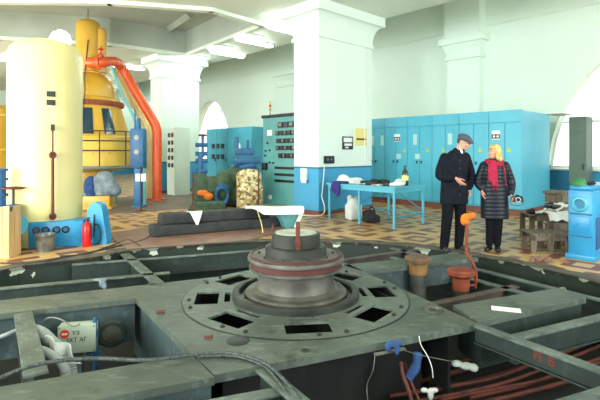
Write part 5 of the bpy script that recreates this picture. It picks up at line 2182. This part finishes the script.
mb.build('slats', 'greywood', wb, smooth=False)
# brown debris heap along the rim
mb = MB()
for i in range(26):
    a = random.uniform(0, 1)
    p = at(530 + 38 * a, 259 + 3 * a + random.uniform(-2, 3.0), 0.0)
    mb.ball((p.x, p.y, 0.012), (random.uniform(0.02, 0.05), random.uniform(0.02, 0.04), random.uniform(0.01, 0.02)), 6, 5)
o = mb.build('rubble', 'lino', smooth=False)
tag(o, 'broken reddish rubble strewn along the pit edge before the pallet', 'rubble', kind='stuff')

# ================================================================ CEILING LAMPS
lp = [(228, 55, 'long'), (255, 43.5, 'long'), (288, 32, 'long'), (194, 58.5, 'short'), (220, 49, 'short'), (248, 38, 'short'), (284, 22, 'short'), (128, 68, 'long'), (100, 80, 'short'), (134, 88, 'short'), (5, 59, 'short')]
pos_words = {0: 'second tube from the column among the thin ones, mid row', 1: 'thin tube', 2: 'thin tube'}
ll = ['thin fluorescent tube lamp furthest from the near column in the lower row',
      'thin fluorescent tube lamp in the middle of the lower row',
      'thin fluorescent tube lamp closest to the near column capital',
      'bright wide ceiling lamp right above the far column capital',
      'bright wide ceiling lamp second from the far column',
      'bright wide ceiling lamp third from the far column',
      'bright wide ceiling lamp closest to the near column',
      'thin fluorescent tube lamp behind the orange pipe elbow, upper one',
      'bright ceiling lamp half hidden behind the yellow unit',
      'bright ceiling lamp between the orange pipe and the far column, lower one',
      'bright ceiling lamp at the left edge beyond the cream tank']
for i, (px, py, kd) in enumerate(lp):
    c = at(px, py, CEIL - 0.1)
    if c.y > 24:
        c = at(px, py + 12, CEIL - 0.1)
    l_ = thing('ceiling_lamp', ll[i], 'lamp', tuple(c), HR, 'ceiling lamps')
    n = 0.72 if kd == 'long' else 0.42
    wd = 0.09 if kd == 'long' else 0.22
    mb = MB()
    mb.box(-n, n, -wd, wd, 0.04, 0.10, 0.01)
    mb.build('housing', 'frame_white', l_, smooth=False)
    mb = MB()
    for y in ((-wd * 0.5, wd * 0.5)):
        mb.cyl((-n + 0.03, y, 0.02), (n - 0.03, y, 0.02), 0.04 if kd == 'long' else 0.08, None, 10)
    mb.build('tube', 'lamp', l_)


# ================================================================ PEOPLE
def finger(mb, base, dirs, lens, r0):
    pts = [Vector(base)]
    for d_, l_ in zip(dirs, lens):
        pts.append(pts[-1] + Vector(d_).normalized() * l_)
    mb.tube(pts, lambda t: r0 * (1 - 0.3 * t), 8, 3)
    mb.ball(pts[-1], r0 * 0.75, 8, 6)


def hand(mb, wrist, fwd, palm_n, thumb_side, curl=0.4):
    """palm, four unequal bent fingers and a thumb; fwd = towards fingertips, palm_n = out of the palm, thumb_side = towards the thumb"""
    f = Vector(fwd).normalized()
    n = Vector(palm_n).normalized()
    s = Vector(thumb_side)
    s = (s - f * s.dot(f)).normalized()
    n = f.cross(s) if f.cross(s).dot(n) > 0 else -f.cross(s)
    w_ = Vector(wrist)
    mtx = Matrix((s, n, f)).transposed()
    mb.ball(w_ + f * 0.05, (0.042, 0.016, 0.055), 14, 10, mtx)
    mb.ball(w_ + f * 0.005, (0.028, 0.02, 0.03), 12, 8, mtx)
    ln_ = (0.074, 0.083, 0.077, 0.060)
    for k in range(4):
        off = 0.031 - 0.0205 * k
        base = w_ + f * (0.088 - 0.004 * abs(k - 1)) + s * off
        c = curl * (1 + 0.15 * k)
        d1 = f * math.cos(c * 0.5) + n * math.sin(c * 0.5)
        d2 = f * math.cos(c * 1.2) + n * math.sin(c * 1.2)
        d3 = f * math.cos(c * 1.8) + n * math.sin(c * 1.8)
        L_ = ln_[k]
        finger(mb, base, (d1, d2, d3), (L_ * 0.45, L_ * 0.32, L_ * 0.23), 0.0092)
    b0 = w_ + f * 0.025 + s * 0.030
    finger(mb, b0, (s * 0.8 + f * 0.7 + n * 0.2, s * 0.35 + f + n * 0.3, f + n * 0.3), (0.035, 0.030, 0.022), 0.0115)


def limb(mb, pts, rads, seg=14):
    """tapering tube through joints"""
    pts = [Vector(p) for p in pts]
    n = len(pts)

    def rad(t):
        x = t * (n - 1)
        i = min(int(x), n - 2)
        k = x - i
        return rads[i] * (1 - k) + rads[i + 1] * k
    mb.tube(pts, rad, seg, 6)
    for p, r in zip(pts, rads):
        mb.ball(p, r * 0.98, 12, 8)


def head(mb, c, mtx, s=1.0):
    """skull, jaw, nose, brow, lips, chin, ears; local -Y is forward"""
    def b(p, r):
        r = tuple(x * s for x in r)
        mb.ball(Vector(c) + mtx @ (Vector(p) * s), r, 16, 12, mtx)
    b((0, 0.012, 0.035), (0.074, 0.092, 0.085))
    b((0, -0.02, -0.03), (0.062, 0.072, 0.075))
    b((0, -0.045, -0.075), (0.036, 0.036, 0.032))
    b((0, -0.088, 0.018), (0.052, 0.014, 0.012))      # brow
    b((0, -0.102, -0.018), (0.012, 0.018, 0.022))     # nose
    b((0, -0.094, 0.004), (0.009, 0.014, 0.026))
    b((0, -0.086, -0.052), (0.024, 0.012, 0.0065))    # lips
    b((0, -0.084, -0.061), (0.021, 0.012, 0.006))
    for sx in (-1, 1):
        b((sx * 0.04, -0.066, -0.022), (0.022, 0.022, 0.02))
        b((sx * 0.077, 0.012, -0.008), (0.009, 0.02, 0.032))


def eyes(parent, c, mtx, s=1.0):
    mb = MB()
    for sx in (-1, 1):
        mb.ball(Vector(c) + mtx @ (Vector((sx * 0.031, -0.081, 0.0)) * s), (0.0135 * s, 0.011 * s, 0.008 * s), 12, 8, mtx)
    e = mb.build('eyes', 'white', parent)
    mb = MB()
    for sx in (-1, 1):
        mb.ball(Vector(c) + mtx @ (Vector((sx * 0.031, -0.0905, -0.001)) * s), (0.006 * s, 0.004 * s, 0.006 * s), 10, 8, mtx)
    mb.build('pupils', 'ink', e)
    mb = MB()
    for sx in (-1, 1):
        mb.ball(Vector(c) + mtx @ (Vector((sx * 0.032, -0.092, 0.024)) * s), (0.02 * s, 0.008 * s, 0.0045 * s), 10, 8, mtx)
    mb.build('eyebrows', 'hair_dark', parent)


# ---- man: faces the camera, turned a little to the right, looking down
MY = 7.28
mx = (454 - 300) / F * MY
man = thing('person', 'man in dark coat and grey flat cap gesturing with one hand beside the pit', 'person', (mx, MY, 0), 0.18)
man.scale = (1.03, 1.03, 1.045)
hc = Vector((0.125, -0.07, 1.625))
hm = (R(0.55, 'Z') @ R(0.42, 'X')).to_3x3()
# joints (local; x to the picture's right, -y to the camera)
hipL, hipR = Vector((-0.09, 0, 0.90)), Vector((0.10, 0.01, 0.90))
kneeL, kneeR = Vector((-0.13, -0.025, 0.49)), Vector((0.10, -0.01, 0.49))
ankL, ankR = Vector((-0.165, 0.0, 0.09)), Vector((0.095, 0.03, 0.09))
shL, shR = Vector((-0.165, 0.0, 1.40)), Vector((0.205, 0.01, 1.41))
elL, elR = Vector((-0.25, -0.02, 1.13)), Vector((0.315, 0.05, 1.14))
wrL, wrR = Vector((-0.10, -0.20, 1.10)), Vector((0.235, -0.02, 0.93))
mb = MB()
mb.loft([((0, 0, 0.86), 0.15, 0.10, 0), ((0, 0, 1.0), 0.145, 0.10, 0), ((0.01, 0, 1.2), 0.15, 0.105, 0), ((0.015, 0, 1.35), 0.16, 0.105, 0), ((0.02, -0.005, 1.44), 0.12, 0.085, 0), ((0.03, -0.015, 1.48), 0.06, 0.06, 0)])
limb(mb, [(0.03, -0.01, 1.42), (0.06, -0.03, 1.5), (0.095, -0.045, 1.58)], [0.065, 0.056, 0.056])
head(mb, hc, hm, 0.98)
limb(mb, [shL, elL, wrL], [0.05, 0.042, 0.03])
limb(mb, [shR, elR, wrR], [0.05, 0.042, 0.03])
hand(mb, wrL + Vector((0.02, -0.02, -0.005)), (0.62, -0.3, -0.72), (0.6, 0.3, 0.5), (0.2, -0.8, 0.35), 0.35)
hand(mb, wrR + Vector((0, 0, -0.02)), (-0.1, 0, -1), (-1, 0.2, 0), (0, -1, 0), 0.6)
limb(mb, [hipL, kneeL, ankL], [0.075, 0.05, 0.035])
limb(mb, [hipR, kneeR, ankR], [0.075, 0.05, 0.035])
mb.ball(ankL + Vector((0, -0.035, -0.052)), (0.026, 0.055, 0.02))
mb.ball(ankR + Vector((0.012, -0.03, -0.052)), (0.026, 0.05, 0.02))
mb.build('body', 'skin', man, remesh=0.0065, smooth_it=2, ang=180)
eyes(man, hc, hm, 0.98)
mb = MB()
mb.loft([((0, 0.0, 0.70), 0.225, 0.15, 0), ((0, 0, 0.80), 0.222, 0.15, 0), ((0, 0, 0.95), 0.212, 0.145, 0), ((0.005, 0, 1.10), 0.205, 0.142, 0), ((0.012, 0, 1.25), 0.215, 0.148, 0), ((0.018, 0, 1.37), 0.215, 0.14, 0), ((0.022, 0.0, 1.43), 0.18, 0.125, 0), ((0.03, -0.005, 1.475), 0.12, 0.105, 0), ((0.045, -0.01, 1.515), 0.085, 0.09, 0)], 28)
limb(mb, [shL + Vector((0.01, 0, 0)), elL, wrL + (elL - wrL) * 0.12], [0.074, 0.066, 0.055])
limb(mb, [shR + Vector((-0.01, 0, 0)), elR, wrR + (elR - wrR) * 0.1], [0.074, 0.066, 0.057])
for sx in (-1, 1):
    mb.ball((0.045 + sx * 0.06, -0.06, 1.50), (0.035, 0.045, 0.05))
ct = mb.build('coat', 'coat', man, remesh=0.011, smooth_it=3, ang=180)
mb = MB()
for z in (0.85, 0.98, 1.11, 1.24, 1.36):
    mb.cyl((0.015, -0.152, z), (0.015, -0.142, z), 0.012, None, 10)
mb.build('button', 'ink', ct)
mb = MB()
mb.ball((0.065, -0.095, 1.475), (0.03, 0.014, 0.055))
mb.build('shirt_collar', 'shirt', man)
mb = MB()
mb.loft([((0, 0, 0.72), 0.19, 0.12, 0), ((0, 0, 0.95), 0.16, 0.11, 0)])
limb(mb, [hipL + Vector((0, 0, -0.05)), kneeL, ankL + Vector((0, 0, -0.03))], [0.105, 0.082, 0.066])
limb(mb, [hipR + Vector((0, 0, -0.05)), kneeR, ankR + Vector((0, 0, -0.03))], [0.105, 0.082, 0.066])
mb.build('trousers', 'trousers', man, remesh=0.012, smooth_it=3, ang=180)


def shoe(parent, a, yaw, m, name='shoe', L_=0.15, h_=0.05):
    mb = MB()
    mtx = R(yaw, 'Z').to_3x3()
    b = Vector((a.x, a.y, 0))
    mb.ball(b + mtx @ Vector((0, 0.01, 0.045)), (0.046, 0.065, 0.055), 14, 10, mtx)
    mb.ball(b + mtx @ Vector((0, -0.10, 0.032)), (0.048, 0.095, 0.04), 14, 10, mtx)
    mb.box(-0.042, 0.042, -0.18, 0.065, 0.0, 0.03, 0.012, T(*b) @ R(yaw, 'Z'))
    o = mb.build(name, m, parent, remesh=0.009, smooth_it=2, ang=180)
    return o


shoe(man, ankL, -0.15, 'shoe')
shoe(man, ankR, 0.55, 'shoe')
mb = MB()
mb.ball(hc + hm @ Vector((0, 0.02, 0.068)), (0.093, 0.112, 0.06), 20, 14, hm)
mb.ball(hc + hm @ Vector((0, -0.07, 0.058)), (0.080, 0.055, 0.03), 18, 10, hm)
cp = mb.build('flat_cap', 'cap', man, remesh=0.009, smooth_it=3, ang=180)
mb = MB()
mb.ball(hc + hm @ Vector((0, -0.098, 0.045)), (0.072, 0.052, 0.008), 18, 8, hm)
mb.build('cap_peak', 'cap', cp)
mb = MB()
mb.ball(hc + hm @ Vector((0, 0.05, 0.01)), (0.078, 0.062, 0.062), 18, 12, hm)
mb.build('hair', 'hair_dark', man)

# ---- woman: body towards the camera, head turned to the man
WY = 7.28
wx = (494 - 300) / F * WY
wo = thing('person', 'blonde woman in quilted navy coat and crimson scarf beside the man', 'person', (wx, WY, 0), -0.18)
wo.scale = (0.93, 0.96, 1)
hc = Vector((-0.005, -0.03, 1.545))
hm = (R(-0.95, 'Z') @ R(0.02, 'X')).to_3x3()
hipL, hipR = Vector((-0.085, 0, 0.84)), Vector((0.085, 0, 0.84))
kneeL, kneeR = Vector((-0.075, -0.02, 0.45)), Vector((0.07, -0.02, 0.45))
ankL, ankR = Vector((-0.075, 0.01, 0.08)), Vector((0.055, 0.0, 0.08))
shL, shR = Vector((-0.165, 0, 1.32)), Vector((0.18, 0, 1.32))
elL, elR = Vector((-0.25, 0.0, 1.08)), Vector((0.275, 0.03, 1.07))
wrL, wrR = Vector((-0.215, -0.05, 0.97)), Vector((0.245, -0.10, 0.90))
mb = MB()
mb.loft([((0, 0, 0.80), 0.15, 0.10, 0), ((0, 0, 0.95), 0.14, 0.1, 0), ((0, 0, 1.1), 0.125, 0.095, 0), ((0, 0, 1.25), 0.14, 0.1, 0), ((0, 0, 1.34), 0.11, 0.08, 0), ((0, -0.005, 1.39), 0.055, 0.055, 0)])
limb(mb, [(0, 0, 1.33), (0, -0.01, 1.42), (0, -0.015, 1.5)], [0.058, 0.048, 0.048])
head(mb, hc, hm, 0.95)
limb(mb, [shL, elL, wrL], [0.042, 0.036, 0.025])
limb(mb, [shR, elR, wrR], [0.042, 0.036, 0.025])
hand(mb, wrL + Vector((0.005, -0.01, -0.02)), (0.15, -0.2, -1), (1, 0.1, 0), (0.1, -1, -0.1), 0.5)
hand(mb, wrR + Vector((0.0, -0.01, -0.02)), (0.25, -0.25, -0.9), (-1, 0.0, -0.2), (0, -1, 0.2), 0.8)
limb(mb, [hipL, kneeL, ankL], [0.07, 0.046, 0.032])
limb(mb, [hipR, kneeR, ankR], [0.07, 0.046, 0.032])
mb.ball(ankL + Vector((-0.012, -0.03, -0.045)), (0.024, 0.045, 0.018))
mb.ball(ankR + Vector((0, -0.035, -0.045)), (0.024, 0.05, 0.018))
mb.build('body', 'skin', wo, remesh=0.0065, smooth_it=2, ang=180)
eyes(wo, hc, hm, 0.95)
mb = MB()
mb.loft([((0.01, 0, 0.50), 0.225, 0.165, 0), ((0.01, 0, 0.62), 0.225, 0.165, 0), ((0.005, 0, 0.8), 0.225, 0.165, 0), ((0, 0, 0.95), 0.215, 0.155, 0), ((0, 0, 1.08), 0.20, 0.148, 0), ((0, 0, 1.2), 0.20, 0.148, 0), ((0, 0, 1.30), 0.195, 0.135, 0), ((0, 0, 1.36), 0.14, 0.11, 0), ((0, 0, 1.41), 0.10, 0.095, 0), ((0, 0, 1.45), 0.09, 0.09, 0)], 28)
limb(mb, [shL + Vector((0.01, 0, 0)), elL, wrL + (elL - wrL) * 0.1], [0.09, 0.078, 0.055])
limb(mb, [shR + Vector((-0.01, 0, 0)), elR, wrR + (elR - wrR) * 0.1], [0.09, 0.08, 0.055])
ct = mb.build('quilted_coat', 'puffer', wo, remesh=0.011, smooth_it=3, ang=180)
mb = MB()
limb(mb, [hipL + Vector((0, 0, -0.1)), kneeL, ankL + Vector((0, 0, 0.02))], [0.085, 0.068, 0.058])
limb(mb, [hipR + Vector((0, 0, -0.1)), kneeR, ankR + Vector((0, 0, 0.02))], [0.085, 0.068, 0.058])
mb.build('trousers', 'trousers', wo, remesh=0.012, smooth_it=3, ang=180)
shoe(wo, ankL, -0.5, 'boot', 'boot')
shoe(wo, ankR, -0.15, 'boot', 'boot')
# scarf: loop and two tails
mb = MB()
mb.tube([(0.115 * math.cos(t_) , 0.105 * math.sin(t_) - 0.005, 1.405 + 0.02 * math.sin(t_ * 2) - (0.035 if math.sin(t_) < -0.3 else 0)) for t_ in [2 * PI * k / 14 for k in range(14)]], 0.042, 10, 3, closed=True)
mb.ball((-0.045, -0.13, 1.35), (0.06, 0.045, 0.07))
mb.loft([((-0.045, -0.155, 1.38), 0.055, 0.022, 0), ((-0.04, -0.172, 1.25), 0.062, 0.02, 0), ((-0.035, -0.175, 1.12), 0.055, 0.018, 0), ((-0.02, -0.175, 1.02), 0.05, 0.014, 0)], 16)
mb.loft([((-0.08, -0.15, 1.38), 0.045, 0.02, 0), ((-0.085, -0.165, 1.24), 0.05, 0.018, 0), ((-0.085, -0.168, 1.10), 0.045, 0.016, 0)], 16)
sf_ = mb.build('scarf', 'scarf', wo, remesh=0.009, smooth_it=2, ang=180)
mb = MB()
for k in range(6):
    x = -0.06 + 0.016 * k
    mb.cyl((x, -0.175, 1.03), (x + 0.003, -0.176, 0.965), 0.005, 0.003, 6)
mb.build('fringe', 'scarf', sf_)
# hair
mb = MB()
mb.ball(hc + hm @ Vector((0, 0.025, 0.052)), (0.088, 0.10, 0.078), 20, 14, hm)
mb.ball(hc + hm @ Vector((0.0, 0.06, -0.02)), (0.095, 0.075, 0.10), 18, 12, hm)
mb.ball(hc + hm @ Vector((0.075, 0.01, -0.03)), (0.034, 0.055, 0.10), 14, 10, hm)
mb.ball(hc + hm @ Vector((-0.075, 0.01, -0.03)), (0.034, 0.055, 0.10), 14, 10, hm)
mb.ball(hc + hm @ Vector((0.055, 0.06, -0.10)), (0.055, 0.05, 0.055), 14, 10, hm)
mb.ball(hc + hm @ Vector((-0.055, 0.06, -0.10)), (0.055, 0.05, 0.055), 14, 10, hm)
mb.ball(hc + hm @ Vector((0.03, -0.065, 0.075)), (0.055, 0.035, 0.025), 14, 10, hm)
mb.build('hair', 'hair_blonde', wo, remesh=0.009, smooth_it=2, ang=180)
mb = MB()
mb.tube([(0.11, -0.06, 1.40), (0.135, -0.13, 1.3), (0.14, -0.16, 1.15), (0.16, -0.165, 1.02)], 0.008, 8, 4)
mb.build('cord', 'scarf', wo)
# camera in her hand
wm = T(wx, WY, 0) @ R(-0.18, 'Z')
cp_ = wm @ Vector((0.30, -0.17, 0.83))
cm = thing('photo_camera', 'small black photo camera with shiny rings held low by the woman', 'camera', tuple(cp_), -0.4)
mb = MB()
mb.box(-0.075, 0.075, -0.03, 0.03, -0.045, 0.045, 0.012)
mb.box(-0.03, 0.03, -0.025, 0.025, 0.045, 0.065, 0.006)
mb.build('camera_body', 'black', cm)
lathe_part([(0, 0), (0.035, 0), (0.037, 0.02), (0.033, 0.055), (0.028, 0.055), (0.02, 0.045), (0, 0.045)], 'lens', 'black', cm, seg=24).matrix_local = T(0.01, -0.03, -0.005) @ R(PI / 2, 'X')
lathe_part([(0.034, 0.05), (0.037, 0.053), (0.034, 0.058), (0.030, 0.058)], 'lens_ring', 'white', cm, seg=24).matrix_local = T(0.01, -0.03, -0.005) @ R(PI / 2, 'X')
mb = MB()
mb.tube([(-0.075, 0, 0.03), (-0.10, -0.01, -0.02), (-0.09, -0.02, -0.08), (-0.02, -0.03, -0.10), (0.06, -0.02, -0.085), (0.085, 0, -0.02), (0.075, 0, 0.03)], 0.005, 6, 5)
mb.build('strap', 'black', cm)
